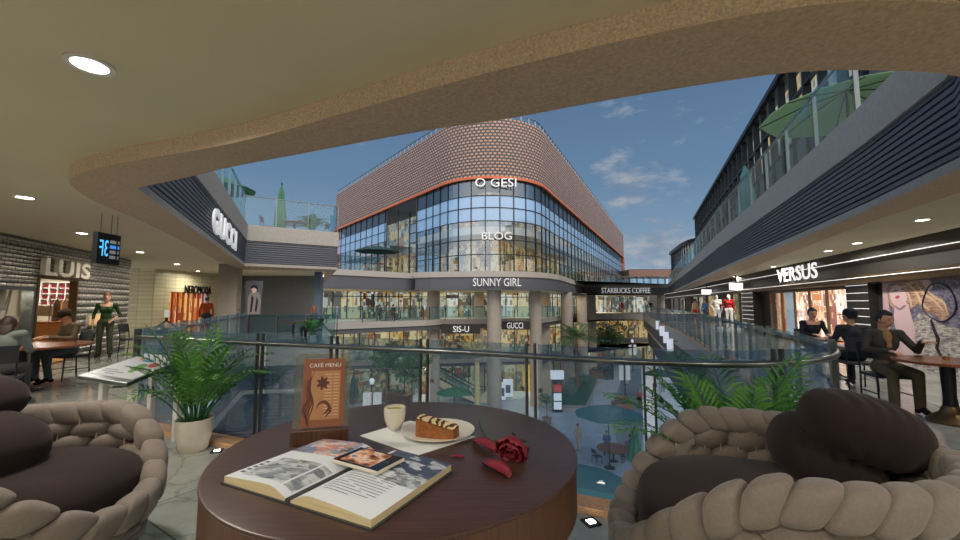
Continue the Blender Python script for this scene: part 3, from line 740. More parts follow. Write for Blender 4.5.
# ------------------------------------------------------------------ lamps in the ceilings
def downlight(p, label, e=26, col=(1, .93, .81), r=.085, group='downlights in the gallery ceiling', sz=.16):
    t_ = thing('ceiling_light', label, 'ceiling light', p, 0, group)
    MB().lathe([(r, -.012), (r * 1.35, -.012), (r * 1.35, 0), (r, 0), (r, -.012)], 24, (0, 0, 0), cap=False).build('ring', 'white', t_, world=False, smooth=40)
    MB().lathe([(r * .95, -.008), (r * .95, -.004)], 24, (0, 0, 0)).build('lens', 'lamp', t_, world=False)
    l = bpy.data.lights.new('downlight', 'AREA'); l.shape = 'DISK'; l.size = sz; l.energy = e * 1.13; l.color = col; l.spread = R_(170)
    o = bpy.data.objects.new('downlight', l); COL.objects.link(o); o.parent = t_; o.location = (0, 0, -.03)
    return t_
vis = {(90, 64): 'round downlight in the broad plaster ceiling above the left chair', (25, 197): 'round downlight in front of the scaled shop wall', (82, 233): 'round downlight behind the hanging floor sign', (140, 252): 'round downlight near the far cream wall', (177, 264): 'round downlight before the far orange shop', (198, 271): 'farthest round downlight before the orange shop', (857, 243): 'round downlight over the right walkway beside the sign band'}
for (x, y), lb in vis.items(): downlight(Pz(x, y, CEIL), lb, 30)
for x, y, e in ((-3.6, -1.2, 44), (-.6, -.9, 38), (2.4, -.7, 42), (5.0, .4, 44), (6.3, 3.2, 26), (-6.4, 2.6, 46), (-.2, -3.0, 38), (-5.0, .4, 40)):
    downlight(Vector((x, y, CEIL)), 'round downlight in the gallery ceiling behind or beside the lounge chairs', e)
for x, y, e, lb in ((7.4, 6.6, 28, 'round downlight over the right walkway nearest the bell foot table'), (9.3, 10.6, 30, 'round downlight over the right walkway just before the large letters'), (11.2, 15.2, 34, 'round downlight over the right walkway under the sign band letters'), (13.4, 21.0, 60, 'round downlight over the right walkway before the first light box'), (16.4, 29, 80, 'round downlight over the right walkway before the smaller light box'), (20.0, 39.0, 90, 'farthest round downlight over the right walkway'), (-7.6, 18.5, 40, 'round downlight over the left balcony before the grey wall')):
    downlight(Vector((x, y, CEIL)), lb, e)
downlight(PL(door[1] + 1.0, 1.2, 2.6), 'downlight inside the lit shop behind the doorway', 60)
def soft(name, loc, e, size, col=(1, .82, .58), rot=(0, 0, 0)):
    l = bpy.data.lights.new(name, 'AREA'); l.size = size; l.energy = e; l.color = col
    o = bpy.data.objects.new(name, l); COL.objects.link(o); o.location = loc; o.rotation_euler = rot
for i, (x, y, z, e) in enumerate(((-12, 34.5, 2.4, 160), (-3, 39.5, 2.4, 160), (4, 41, 2.4, 160), (9.5, 48, 2.4, 200), (18, 62, 2.4, 300), (-8, 38.5, -1.1, 160), (2, 41, -1.1, 160), (10, 49, -1.1, 200), (-6, 40.5, -4.8, 200), (4, 42.5, -4.8, 200), (13, 54, -4.8, 250))):
    soft('soffit_fill_lamp', (x, y, z), e, 3.0)  # added area lamps without fixtures, warming the galleries opposite

soft('window_fill_lamp', PL(sm, .28, 1.72), 14, .25)  # added lamp without fixture, brightens the show window backing
# ------------------------------------------------------------------ signs
def wsign(nm, label, s, A, B, px0, px1, ya, yb, off, mat='letter_white', depth=.06, n_sign=1, cat='sign', mirror=False, bold=0):
    """letters on the plan line A-B between two photo columns; ya = (top, bottom) at px0, yb at px1"""
    A = Vector(A[:2]); B = Vector(B[:2]); w_ = (B - A).normalized(); n_ = Vector((w_.y, -w_.x)) * n_sign
    A2 = A + n_ * off; B2 = B + n_ * off
    q = [A2 + w_ * on_wall(p, A2, B2) for p in (px0, px1)]
    zt = (Pd(px0, ya[0], q[0].y).z + Pd(px1, yb[0], q[1].y).z) / 2; zb = (Pd(px0, ya[1], q[0].y).z + Pd(px1, yb[1], q[1].y).z) / 2
    e = thing(nm, label, cat, (q[0].x, q[0].y, zb))
    letters(s, (q[0].x, q[0].y, zb), (q[1].x, q[1].y, zb), zt - zb, mat, e, depth, bold=bold)
    return e
wsign('letter_sign', 'thick white letters on the louvred fascia of the left building', 'GUCCI', Pz(160, 205, SOF), Pz(245, 266, SOF), 209, 234, (211, 238), (227, 246), .02, 'letter_white', depth=.04, bold=.035)
wsign('letter_sign', 'large polished capital letters over the left shop doorway', 'LUIS', WL0, WL1, 40, 86, (257.5, 274.5), (264.5, 280), .02, 'chrome', .10, bold=.03)
wsign('letter_sign', 'large white illuminated letters above the peach lit windows on the right', 'VERSUS', WR1, WR0, 777, 817.5, (270, 283), (261.5, 277.5), .46, 'letter_bright', .02, bold=.008)
wsign('letter_sign', 'small letters over the orange lit shop at the far left', 'NEROMODA', NW0, NW1, 186, 212, (285, 293), (287, 294.5), .02, 'black_metal', .03)
wsign('letter_sign', 'white letters on the curved dark fascia above the round columns', 'SUNNY GIRL', (-4, 33.1), (6, 33.1), 473, 521, (278, 286), (278.4, 286.4), 0, 'letter_soft', .1)
wsign('letter_sign', 'white letters on the dark fascia closing the end of the court', 'STARBUCKS COFFEE', (12, 55.8), (27, 55.8), 601, 649.5, (287.8, 293.2), (287.8, 293.2), 0, 'letter_white', .1)
fy = cen.y - rad - .2
wsign('letter_sign', 'thin pale letters at the top of the curved glass front', 'O GESI', (-6, fy), (8, fy), 475, 517, (178, 186.5), (178.5, 187), 0, 'letter_soft', .05)
wsign('letter_sign', 'thin pale letters lower down on the curved glass front', 'BLOG', (-6, fy), (8, fy), 482, 512, (232, 239.5), (232.3, 239.8), 0, 'letter_soft', .05)
wsign('letter_sign', 'dark thin letters on the louvres below the left balcony', 'VERSUS', (-8.05, 13.8), (-5.0, 14.5), 253, 318, (374.5, 388), (372, 384), .05, 'black_metal', .03)
wsign('letter_sign', 'white letters on the lower louvres behind the potted palm', 'GUCCI', R_PTS[5], R_PTS[2], 189, 224, (391, 413), (397, 414), .08, 'letter_white', .05, bold=.03)
def board(label, s, px0, px1, y0, y1, tx0, tx1, ty0, ty1, d):
    c = Pd((px0 + px1) / 2, (y0 + y1) / 2, d); a = Pd(px0, y0, d); b = Pd(px1, y1, d)
    e = thing('sign_board', label, 'sign', c); MB().box(c, (b.x - a.x, .3, a.z - b.z)).build('board', 'shop_dark', e)
    p, q = Pd(tx0, ty1, d - .17), Pd(tx1, ty1, d - .17); letters(s, p, (q.x, p.y, p.z), Pd(tx0, ty0, d - .17).z - p.z, 'letter_white', e, .05)
board('dark sign board with white letters between the first two columns', 'SIS-U', 441, 480, 324, 333.5, 453, 469, 326, 332, 36.2)
board('dark sign board with white letters between second and third column', 'GUCCI', 502, 529, 321, 329.5, 507, 523, 322.5, 328.5, 37.3)
# hanging floor sign, read from its back
q0, q1 = Pd(93.5, 258, 6.0), Pd(117, 262, 6.4)
hs = thing('hanging_sign', 'dark hanging sign with mirrored blue floor number and white lines', 'sign', ((q0.x + q1.x) / 2, 6.2, 2.04))
u2 = Vector((q1.x - q0.x, q1.y - q0.y, 0)); W_ = u2.length; u2.normalize(); n2 = Vector((u2.y, -u2.x, 0)); an = math.atan2(u2.y, u2.x); cz = 2.29; cc = Vector(((q0.x + q1.x) / 2, 6.2, cz))
MB().box(cc, (W_, .08, .48), an).build('case', 'dark_metal', hs, bevel=.006)
for k in (-.12, .06, .16): MB().tube([cc + u2 * k + Vector((0, 0, .24)), cc + u2 * k + Vector((0, 0, CEIL - cz))], .005, 6).build('hanger_rod', 'steel', hs)
pb('letter_blue', lin(90, 190, 245), .4, emit=1.0, ecol=lin(90, 190, 250)); pb('letter_deep', lin(70, 140, 235), .4, emit=.9, ecol=lin(70, 140, 235))
p0 = cc + n2 * .045 - u2 * (W_ * .42) + Vector((0, 0, -.12)); p1 = p0 + u2 * W_ * .36
letters('3F', p0, p1, .25, 'letter_blue', hs, .006, 'floor_number', mirror=True)
for k in range(4):
    mb = MB(); z = .115 - k * .08
    for a, b in ((.02, .27), (.36, .42)): mb.box(cc + n2 * .046 + u2 * W_ * (a + b) / 2 + Vector((0, 0, z)), (W_ * (b - a), .006, .05), an)
    mb.build('text_line', 'letter_deep' if k == 1 else 'letter_soft', hs)
# light boxes over the far right shops
for x0, x1, y0, y1, d, lb in ((730, 742, 283, 290, 19.8, 'bright white light box sign over second shop on the right'), (702, 711, 289.5, 294.5, 27.4, 'smaller white light box sign farther along the right shops')):
    a, b = Pd(x0, y1, d), Pd(x1, y0, d); e = thing('light_box', lb, 'sign', ((a.x + b.x) / 2, d, a.z))
    MB().box(((a.x + b.x) / 2, d, (a.z + b.z) / 2), (b.x - a.x, .12, b.z - a.z)).build('box', 'lamp_line', e)
    MB().box(((a.x + b.x) / 2, d, (b.z + CEIL) / 2), (.05, .05, CEIL - b.z)).build('bracket', 'dark_metal', e)
# ------------------------------------------------------------------ foreground: the round table and what lies on it
def fabric(name, col, bump=.3, scale=160, wr=0):
    m = pb(name, col, .85, var=.06, vs_=30, bump=bump, bs=scale, spec=.2, sheen=.15); return m
def wood(name, c1, c2, stretch, rough=.32):
    m = bpy.data.materials.new(name); m.use_nodes = True; t = NT(m.node_tree); p = m.node_tree.nodes['Principled BSDF']
    tc = t.n('ShaderNodeTexCoord').outputs['Object']
    mp = t.n('ShaderNodeMapping', inp={0: tc, 3: stretch})
    n1 = t.n('ShaderNodeTexNoise', inp={0: mp.outputs[0], 2: 6.0, 3: 7.0, 4: .65})
    t.l.new(t.ramp(n1.outputs[0], [(.3, c1), (.7, c2)]), p.inputs['Base Color']); p.inputs['Roughness'].default_value = rough
    bp = t.n('ShaderNodeBump', inp={0: .12, 1: .004, 'Height': n1.outputs[0]}); t.l.new(bp.outputs[0], p.inputs['Normal']); M[name] = m
wood('table_wood', lin(52, 34, 30), lin(84, 60, 53), (1.2, 26, 26), .34)
wood('table_side', lin(56, 34, 24), lin(96, 62, 42), (22, 22, 1.0), .4)
pb('paper', lin(226, 228, 230), .7); pb('page', lin(222, 228, 236), .6); pb('page_edge', lin(214, 196, 156), .8, var=.12, vs_=2, stretch=(1, 1, 180))
pb('cover', lin(60, 64, 66), .4); pb('ceramic', lin(226, 220, 206), .25); pb('tea', lin(140, 140, 30), .15); pb('crust', lin(150, 92, 44), .7, var=.3, vs_=60)
pb('rose', lin(124, 22, 38), .55, var=.15, vs_=40); pb('stem_green', lin(40, 100, 50), .5); pb('black_glass', lin(14, 14, 16), .08); pb('menu_brown', lin(138, 82, 56), .6); pb('menu_tan', lin(176, 126, 88), .6); pb('menu_ink', lin(96, 48, 32), .6); pb('menu_line', lin(216, 176, 128), .6)
TZ = .90; TC = Vector((-.300, 1.625)); TR = .665
tt = thing('round_table', 'round dark brown wooden cafe table with a deep drum apron', 'table', (TC.x, TC.y, 0))
MB().lathe([(.0, TZ), (TR - .008, TZ), (TR - .002, TZ - .002), (TR, TZ - .008), (TR - .002, TZ - .012), (0, TZ - .012)], 96, cap=False).build('table_top', 'table_wood', tt, smooth=40, world=False)
MB().lathe([(TR - .004, TZ - .012), (TR - .004, TZ - .17), (TR - .02, TZ - .185), (.3, TZ - .19)], 96, cap=False).build('apron', 'table_side', tt, smooth=40, world=False)
MB().lathe([(.30, TZ - .19), (.26, .5), (.26, .12), (.38, .03), (.38, 0), (0, 0)], 64, cap=False).build('pedestal', 'table_side', tt, smooth=40, world=False)
def T(px, py, z=TZ): return Pz(px, py, z)

# open picture book
P0, P1, P2 = T(224, 484), T(288, 504), T(371, 530)
P3 = T(451, 472); vdir = (P3 - P2)
vdir = Vector((vdir.x, vdir.y, 0)); VL = vdir.length; vdir.normalize()
sp = Vector((P1.x, P1.y, TZ)); wl_ = Vector((P0.x - P1.x, P0.y - P1.y, 0)); wr_ = Vector((P2.x - P1.x, P2.y - P1.y, 0))
book = thing('open_book', 'open picture book lying on the table under the phone', 'book', (sp.x, sp.y, TZ))
def page_h(f): return .006 + .030 * (math.sin(min(f / .30, 1) * math.pi / 2) if f < .30 else 1) * (1 - .42 * max(0, (f - .30) / .70) ** 1.3)
def bookpt(side, f, g, lift=0.):
    w_ = wl_ if side < 0 else wr_
    q = sp + w_ * f + vdir * (VL * g); q.z = TZ + page_h(f) + lift; return q
NF = 14
for side, nm in ((-1, 'left_pages'), (1, 'right_pages')):
    mb = MB(); V = []; F = []
    for i in range(NF + 1):
        f = i / NF
        for g in (0, 1):
            q = bookpt(side, f, g); V += [q, Vector((q.x, q.y, TZ + .005))]
    for i in range(NF):
        a = i * 4; b = a + 4
        F += [(a, b, b + 2, a + 2), (a + 1, a + 3, b + 3, b + 1), (a, a + 1, b + 1, b), (a + 2, b + 2, b + 3, a + 3)]
    e = NF * 4; F += [(e, e + 1, e + 3, e + 2)]
    mb.add(V, F); mb.m = [0 if k % 4 == 0 and k < NF * 4 else 1 for k in range(len(F))]
    mb.build(nm, ['page', 'page_edge'], book, smooth=30)
mb = MB()
for w_ in (wl_, wr_):
    q = [sp, sp + w_ * 1.025, sp + w_ * 1.025 + vdir * VL * 1.02, sp + vdir * VL * 1.02]; mb.prism([(p.x - vdir.x * .006, p.y - vdir.y * .006) for p in q], TZ + .0005, TZ + .005)
mb.tube([sp + Vector((0, 0, .009)) - vdir * .004, sp + vdir * VL + Vector((0, 0, .009))], .009, 8)
mb.build('cover', 'cover', book)
def photo(name, cols, scale, seedv):
    m = bpy.data.materials.new(name); m.use_nodes = True; t = NT(m.node_tree); p = m.node_tree.nodes['Principled BSDF']; uv = t.n('ShaderNodeUVMap').outputs[0]
    mp = t.n('ShaderNodeMapping', inp={0: uv, 1: (seedv, seedv * .7, 0), 3: scale})
    v = t.n('ShaderNodeTexVoronoi', inp={0: mp.outputs[0], 2: 2.2}); nz = t.n('ShaderNodeTexNoise', inp={0: mp.outputs[0], 2: 3.0, 3: 6.0})
    f = t.math('ADD', t.math('MULTIPLY', t.n('ShaderNodeSeparateColor', inp={0: v.outputs[1]}).outputs[0], .55), t.math('MULTIPLY', nz.outputs[0], .5))
    t.l.new(t.ramp(f, cols), p.inputs['Base Color']); p.inputs['Roughness'].default_value = .4; M[name] = m
photo('photo_grey', [(.15, lin(70, 76, 86)), (.4, lin(150, 156, 164)), (.6, lin(206, 210, 214)), (.8, lin(120, 128, 140))], (2.2, 3.4, 1), 1.3)
photo('photo_town', [(.15, lin(70, 84, 120)), (.35, lin(150, 166, 196)), (.5, lin(206, 120, 96)), (.62, lin(220, 216, 210)), (.8, lin(90, 90, 100))], (3, 3, 1), 4.1)
photo('photo_room', [(.15, lin(44, 52, 70)), (.45, lin(80, 92, 116)), (.6, lin(60, 68, 88)), (.72, lin(196, 202, 212)), (.9, lin(110, 120, 140))], (3, 3, 1), 7.7)
def printed(nm, m, side, f0, f1, g0, g1, lift=.0006, n=8):
    mb = MB(); V = []; F = []; U = []
    for i in range(n + 1):
        f = f0 + (f1 - f0) * i / n
        V += [bookpt(side, f, g0, lift), bookpt(side, f, g1, lift)]
    for i in range(n): F.append((2 * i, 2 * i + 2, 2 * i + 3, 2 * i + 1)); U.append(((i / n, 0), ((i + 1) / n, 0), ((i + 1) / n, 1), (i / n, 1)))
    mb.add(V, F, 0, U); return mb.build(nm, m, book, smooth=60)
printed('printed_photo', 'photo_grey', -1, .06, .86, .07, .46)
printed('printed_photo', 'photo_town', -1, .04, 1.0, .62, 1.0)
printed('printed_photo', 'photo_room', 1, .04, 1.0, .62, 1.0)
printed('printed_photo', 'photo_grey', 1, .62, 1.0, .46, .66)
pb('ink', lin(84, 90, 98), .7); mb = MB()
for k in range(11):
    for a, b in ((.2, .80),):
        g = .15 + k * .036; V = []; F = []; n = 10
        for i in range(n + 1): V += [bookpt(1, a + (b - a - (.25 if k == 0 else 0)) * i / n, g, .0007), bookpt(1, a + (b - a - (.25 if k == 0 else 0)) * i / n, g + .007, .0007)]
        F = [(2 * i, 2 * i + 2, 2 * i + 3, 2 * i + 1) for i in range(n) if (i * 7 + k * 3) % 11]; mb.add(V, F)
mb.build('text', 'ink', book); mb = MB()
for k in range(5):
    g = .10 + k * .055; V = []; n = 6
    for i in range(n + 1): V += [bookpt(-1, .88 + .07 * i / n, g, .0007), bookpt(-1, .88 + .07 * i / n, g + .03, .0007)]
    mb.add(V, [(2 * i, 2 * i + 2, 2 * i + 3, 2 * i + 1) for i in range(n)])
mb.build('text', 'ink', book)

# smartphone on the book
ph = thing('smartphone', 'black and silver smartphone with a lit picture lying on the open book', 'phone', (0, 0, 0))
pz = TZ + .036; q1, q2, q3 = Pz(337.5, 464, pz), Pz(383, 477, pz), Pz(398.5, 460.5, pz)
ux = Vector((q2.x - q1.x, q2.y - q1.y, 0)); uy = Vector((q3.x - q2.x, q3.y - q2.y, 0)); pc = Vector((q1.x, q1.y, 0)) + (ux + uy) / 2
pa = math.atan2(ux.y, ux.x); pw, pl = ux.length * 1.02, uy.length
ph.location = (pc.x, pc.y, pz); ph.rotation_euler = (0, 0, pa)
MB().box((0, 0, .006), (pw, pl, .012)).build('case', 'chrome', ph, world=False, bevel=.004, seg=3)
MB().box((0, 0, .0125), (pw * .97, pl * .95, .002)).build('front_glass', 'black_glass', ph, world=False, bevel=.0008)
m = bpy.data.materials.new('phone_picture'); m.use_nodes = True; t = NT(m.node_tree); p = m.node_tree.nodes['Principled BSDF']; tc = t.n('ShaderNodeTexCoord').outputs['Generated']
nz = t.n('ShaderNodeTexNoise', inp={0: t.n('ShaderNodeMapping', inp={0: tc, 1: (2.3, .4, 0)}).outputs[0], 2: 3.2, 3: 2.0}); t.l.new(t.ramp(nz.outputs[0], [(.36, lin(70, 30, 16)), (.5, lin(190, 120, 80)), (.62, lin(232, 196, 160)), (.72, lin(96, 100, 120))]), p.inputs['Emission Color']); p.inputs['Emission Strength'].default_value = .8; p.inputs['Base Color'].default_value = (0, 0, 0, 1); M['phone_picture'] = m
MB().box((-pw * .04, 0, .0138), (pw * .66, pl * .82, .0006)).build('screen', 'phone_picture', ph, world=False)
MB().lathe([(.006, .0136), (.006, .0142)], 16, (pw * .40, 0, 0)).build('home_button', 'steel', ph, world=False)

# napkin, cup, plate, cake
na = [T(360, 436), T(417, 456), T(475, 437), T(410, 421)]
np_ = thing('paper_napkin', 'white paper napkin under the cup and cake plate', 'napkin', (na[0].x, na[0].y, TZ))
MB().prism([V2(p) for p in na], TZ + .0004, TZ + .0024).build('sheet', 'paper', np_)
cp = T(394.5, 430); cu = thing('tea_cup', 'small cream ceramic cup of green tea', 'cup', (cp.x, cp.y, TZ + .0026))
k = 10.5 / 400 * cp.y
MB().lathe([(.45 * k, 0), (.5 * k, .12 * k), (.62 * k, .2 * k), (.92 * k, .9 * k), (1.0 * k, 1.5 * k), (.97 * k, 2.05 * k), (.92 * k, 2.05 * k), (.94 * k, 1.5 * k), (.8 * k, .8 * k), (0, .5 * k)], 32, cap=False).build('body', 'ceramic', cu, smooth=60, world=False)
MB().lathe([(0, 1.78 * k), (.935 * k, 1.78 * k)], 32, cap=False).build('tea', 'tea', cu, world=False)
pp = T(438, 433.5); pr_ = 35.5 / 400 * pp.y
pt_ = thing('cake_plate', 'round white plate carrying a slice of cake', 'plate', (pp.x, pp.y, TZ + .0026))
MB().lathe([(.55 * pr_, 0), (.6 * pr_, .003), (pr_, .014), (pr_, .017), (.62 * pr_, .007), (0, .006)], 48).build('dish', 'ceramic', pt_, smooth=60, world=False)
m = bpy.data.materials.new('cake_crumb'); m.use_nodes = True; t = NT(m.node_tree); p = m.node_tree.nodes['Principled BSDF']
wv = t.n('ShaderNodeTexWave', wave_type='BANDS', inp={0: t.n('ShaderNodeTexCoord').outputs['Object'], 1: 11.0, 2: 9.0, 3: 2.0, 4: 1.5}); t.l.new(t.ramp(wv.outputs[0], [(.42, lin(84, 46, 18)), (.52, lin(226, 204, 150))]), p.inputs['Base Color']); M['cake_crumb'] = m
c0, c1 = T(417, 437, TZ + .01), T(457, 440, TZ + .01); cdv = (c1 - c0); cl_ = math.hypot(cdv.x, cdv.y); ca = math.atan2(cdv.y, cdv.x)
ck = thing('cake_slice', 'slice of marbled loaf cake lying on the white plate', 'cake', ((c0.x + c1.x) / 2, (c0.y + c1.y) / 2 + .02, TZ + .0115), ca - R_(6))
hh = 17 / 400 * pp.y; dep = hh * .85
out = []
for i in range(13):
    a = math.pi * i / 12; out.append((-math.cos(a) * cl_ / 2 * (1 if abs(math.cos(a)) > .9 else .97), (math.sin(a) ** .5) * .25 * hh + .72 * hh * min(1, math.sin(a) * 4)))
# wedge: tall at the left, lower at the right, front crust, top shows the marbled crumb
V = [(-cl_ / 2, -dep / 2, 0), (cl_ / 2, -dep / 2, 0), (cl_ / 2, dep / 2, 0), (-cl_ / 2, dep / 2, 0), (-cl_ / 2, -dep / 2, hh * .95), (cl_ / 2, -dep / 2, hh * .5), (cl_ / 2, dep * .4, hh * .62), (-cl_ / 2, dep * .3, hh * 1.05)]
MB().add(V, [(0, 3, 2, 1), (0, 1, 5, 4), (1, 2, 6, 5), (2, 3, 7, 6), (3, 0, 4, 7)]).build('crust', 'crust', ck, world=False, bevel=.004)
MB().add([Vector(v) * .97 + Vector((0, 0, .004)) for v in V[4:]], [(0, 1, 2, 3)]).build('crumb', 'cake_crumb', ck, world=False)

# rose and fallen petals
def petal_mb(mb, M4, w_, h, cup, curl=.3, n=6):
    V = []; F = []
    for i in range(n + 1):
        v = i / n; wd = w_ * math.sin(math.pi * (.12 + .80 * v)) ** .7
        for j in range(n + 1):
            u = j / n * 2 - 1
            V.append(M4 @ Vector((u * wd, cup * (u * u) * w_ + curl * h * (v - .4) ** 2, v * h)))
    for i in range(n):
        for j in range(n): a = i * (n + 1) + j; F.append((a, a + 1, a + n + 2, a + n + 1))
    mb.add(V, F)
rc = T(513, 461); hd = 12.5 / 400 * rc.y
ro = thing('red_rose', 'cut red rose with a long green stem lying on the table', 'rose', (rc.x, rc.y, TZ))
mb = MB(); Rr = Matrix.Translation((rc.x, rc.y + .004, TZ + hd * .95)) @ Matrix.Rotation(R_(-28), 4, 'Z') @ Matrix.Rotation(R_(118), 4, 'X')
for ring, (n, rr, tl, h) in enumerate(((3, .25, 4, 1.1), (5, .48, 12, 1.35), (6, .78, 26, 1.5), (7, .98, 40, 1.45))):
    for k in range(n):
        L_ = Rr @ Matrix.Rotation(2 * math.pi * k / n + ring * .6, 4, 'Z') @ Matrix.Translation((0, rr * hd * .55, -hd * .75)) @ Matrix.Rotation(R_(-tl), 4, 'X')
        petal_mb(mb, L_ @ Matrix.Rotation(math.pi, 4, 'Z'), hd * (.45 + .13 * ring), hd * h, .35, .25)
bl = mb.build('bloom', 'rose', ro, smooth=80); so = bl.modifiers.new('thick', 'SOLIDIFY'); so.thickness = .0015
s0 = Rr @ Vector((0, 0, -hd * .8)); e1 = T(479, 418, TZ + .008); m1 = T(493, 441, TZ + .02)
MB().tube([s0, s0.lerp(m1, .5) + Vector((0, 0, .004)), m1, m1.lerp(e1, .5) - Vector((.006, 0, .003)), e1], [.005, .004, .0035, .003, .003], 7).build('stem', 'stem_green', ro, smooth=60)
mb = MB()
for k in range(5):
    a = 2 * math.pi * k / 5; petal_mb(mb, Rr @ Matrix.Rotation(a, 4, 'Z') @ Matrix.Translation((0, hd * .4, -hd * .8)) @ Matrix.Rotation(R_(-60), 4, 'X'), hd * .14, hd * .7, .1)
mb.build('sepal', 'stem_green', ro, smooth=60)
for (a, b, lb) in (((474.5, 442), (495, 454), 'curled red petal lying above the rose beside its stem'), ((484, 464), (509, 479), 'large curled red petal lying in front of the rose head'), ((452, 457), (464, 458.5), 'small red petal between the book and the rose'), ((519, 453), (529, 449), 'round red petal just behind the rose head')):
    p, q = T(*a), T(*b); d_ = q - p; Ln = math.hypot(d_.x, d_.y)
    e = thing('rose_petal', lb, 'petal', (p.x, p.y, TZ))
    mb = MB(); M4 = Matrix.Translation(p + Vector((0, 0, .004))) @ Matrix.Rotation(math.atan2(d_.y, d_.x) - math.pi / 2, 4, 'Z') @ Matrix.Rotation(R_(-86), 4, 'X')
    petal_mb(mb, M4, Ln * .2, Ln, -.5, .25); o = mb.build('petal', 'rose', e, smooth=80); so = o.modifiers.new('thick', 'SOLIDIFY'); so.thickness = .0015
    z0 = min(v.co.z for v in o.data.vertices)
    for v in o.data.vertices: v.co.z += .001 - z0

# menu stand
mc = T(320, 442); ms = thing('menu_stand', 'brown cafe menu in a clear acrylic stand on a dark wood foot', 'menu', (mc.x, mc.y, TZ), R_(14))
s_ = mc.y / 400; bw, bh = 52 * s_, 13 * s_
MB().box((0, 0, bh / 2), (bw, .05, bh)).build('foot', 'table_side', ms, world=False, bevel=.002)
tilt = Matrix.Rotation(R_(-9), 3, 'X')
def rounded(w_, h, r, th, y0=0, n=6):
    pts = [(-w_ / 2, 0), (w_ / 2, 0)] + [(w_ / 2 - r + r * math.cos(a), h - r + r * math.sin(a)) for a in [math.pi / 2 * k / n for k in range(n + 1)]] + [(-w_ / 2 + r + r * math.cos(a), h - r + r * math.sin(a)) for a in [math.pi / 2 + math.pi / 2 * k / n for k in range(n + 1)]]
    n_ = len(pts); mb = MB()
    mb.add([tilt @ Vector((x, y0, z)) + Vector((0, 0, bh)) for x, z in pts] + [tilt @ Vector((x, y0 + th, z)) + Vector((0, 0, bh)) for x, z in pts], [tuple(range(n_)), tuple(range(n_, 2 * n_))[::-1]] + [(i, n_ + i, n_ + (i + 1) % n_, (i + 1) % n_) for i in range(n_)])
    return mb
ah = 71 * s_
rounded(52 * s_, ah, .02, .004, .006).build('acrylic_panel', 'acrylic', ms, world=False)
sw, sh = 39 * s_, 66 * s_
def onm(x, z, y=0.): return tilt @ Vector((x, y, z)) + Vector((.004, 0, bh))
mb = MB(); mb.add([onm(-sw / 2, .004, .002), onm(sw / 2, .004, .002), onm(sw / 2, sh, .002), onm(-sw / 2, sh, .002)], [(0, 1, 2, 3)]); mb.build('menu_sheet', 'menu_brown', ms, world=False)
mb = MB(); mb.add([onm(-sw * .30, sh * .12, .0012), onm(sw * .40, sh * .12, .0012), onm(sw * .40, sh * .82, .0012), onm(-sw * .30, sh * .82, .0012)], [(0, 1, 2, 3)]); mb.build('menu_field', 'menu_tan', ms, world=False)
up_ = tilt @ Vector((0, 0, 1)); letters('CAFÉ MENU', onm(-sw * .36, sh * .875, .0008), onm(sw * .40, sh * .875, .0008), sh * .07, 'white', ms, .0006, 'heading', up=up_, world=False)
mb = MB()
for k in range(14):
    for a, b in ((.02, .20), (.24, .36)):
        z = sh * (.76 - k * .045); mb.add([onm(sw * a, z, .0006), onm(sw * b, z, .0006), onm(sw * b, z + sh * .012, .0006), onm(sw * a, z + sh * .012, .0006)], [(0, 1, 2, 3)])
mb.build('menu_text', 'menu_line', ms, world=False)
mb = MB()
def ribbon(pts, w0):
    n = len(pts)
    for i in range(n - 1):
        (x0, z0), (x1, z1) = pts[i], pts[i + 1]; d = math.hypot(x1 - x0, z1 - z0) or 1; nx, nz_ = -(z1 - z0) / d, (x1 - x0) / d
        wa, wb = w0 * math.sin(math.pi * (i + .3) / (n - .4)), w0 * math.sin(math.pi * (i + 1.3) / (n + .6))
        mb.add([onm(sw * (x0 + nx * wa), sh * (z0 + nz_ * wa * .6), .0004), onm(sw * (x1 + nx * wb), sh * (z1 + nz_ * wb * .6), .0004), onm(sw * (x1 - nx * wb), sh * (z1 - nz_ * wb * .6), .0004), onm(sw * (x0 - nx * wa), sh * (z0 - nz_ * wa * .6), .0004)], [(0, 1, 2, 3)])
for j in range(5): ribbon([(-.42 + .035 * j + .05 * math.sin(i * .7 + j), .02 + i * (.5 + .08 * j) / 14) for i in range(15)], .018)
ribbon([(.02 - .16 * math.cos(i * .3) * (1 if i < 12 else .7), .26 + .11 * math.sin(i * .32)) for i in range(15)], .04)
ribbon([(.02 + .13 * math.cos(.6 * i / 2 - 1), .34 - i * .017) for i in range(10)], .03)
for k in range(7):
    a = k * .9; ribbon([(-.02 + .02 * i * math.cos(a), .64 + .013 * i * math.sin(a)) for i in range(9)], .04)
mb.build('ornament', 'menu_ink', ms, world=False)

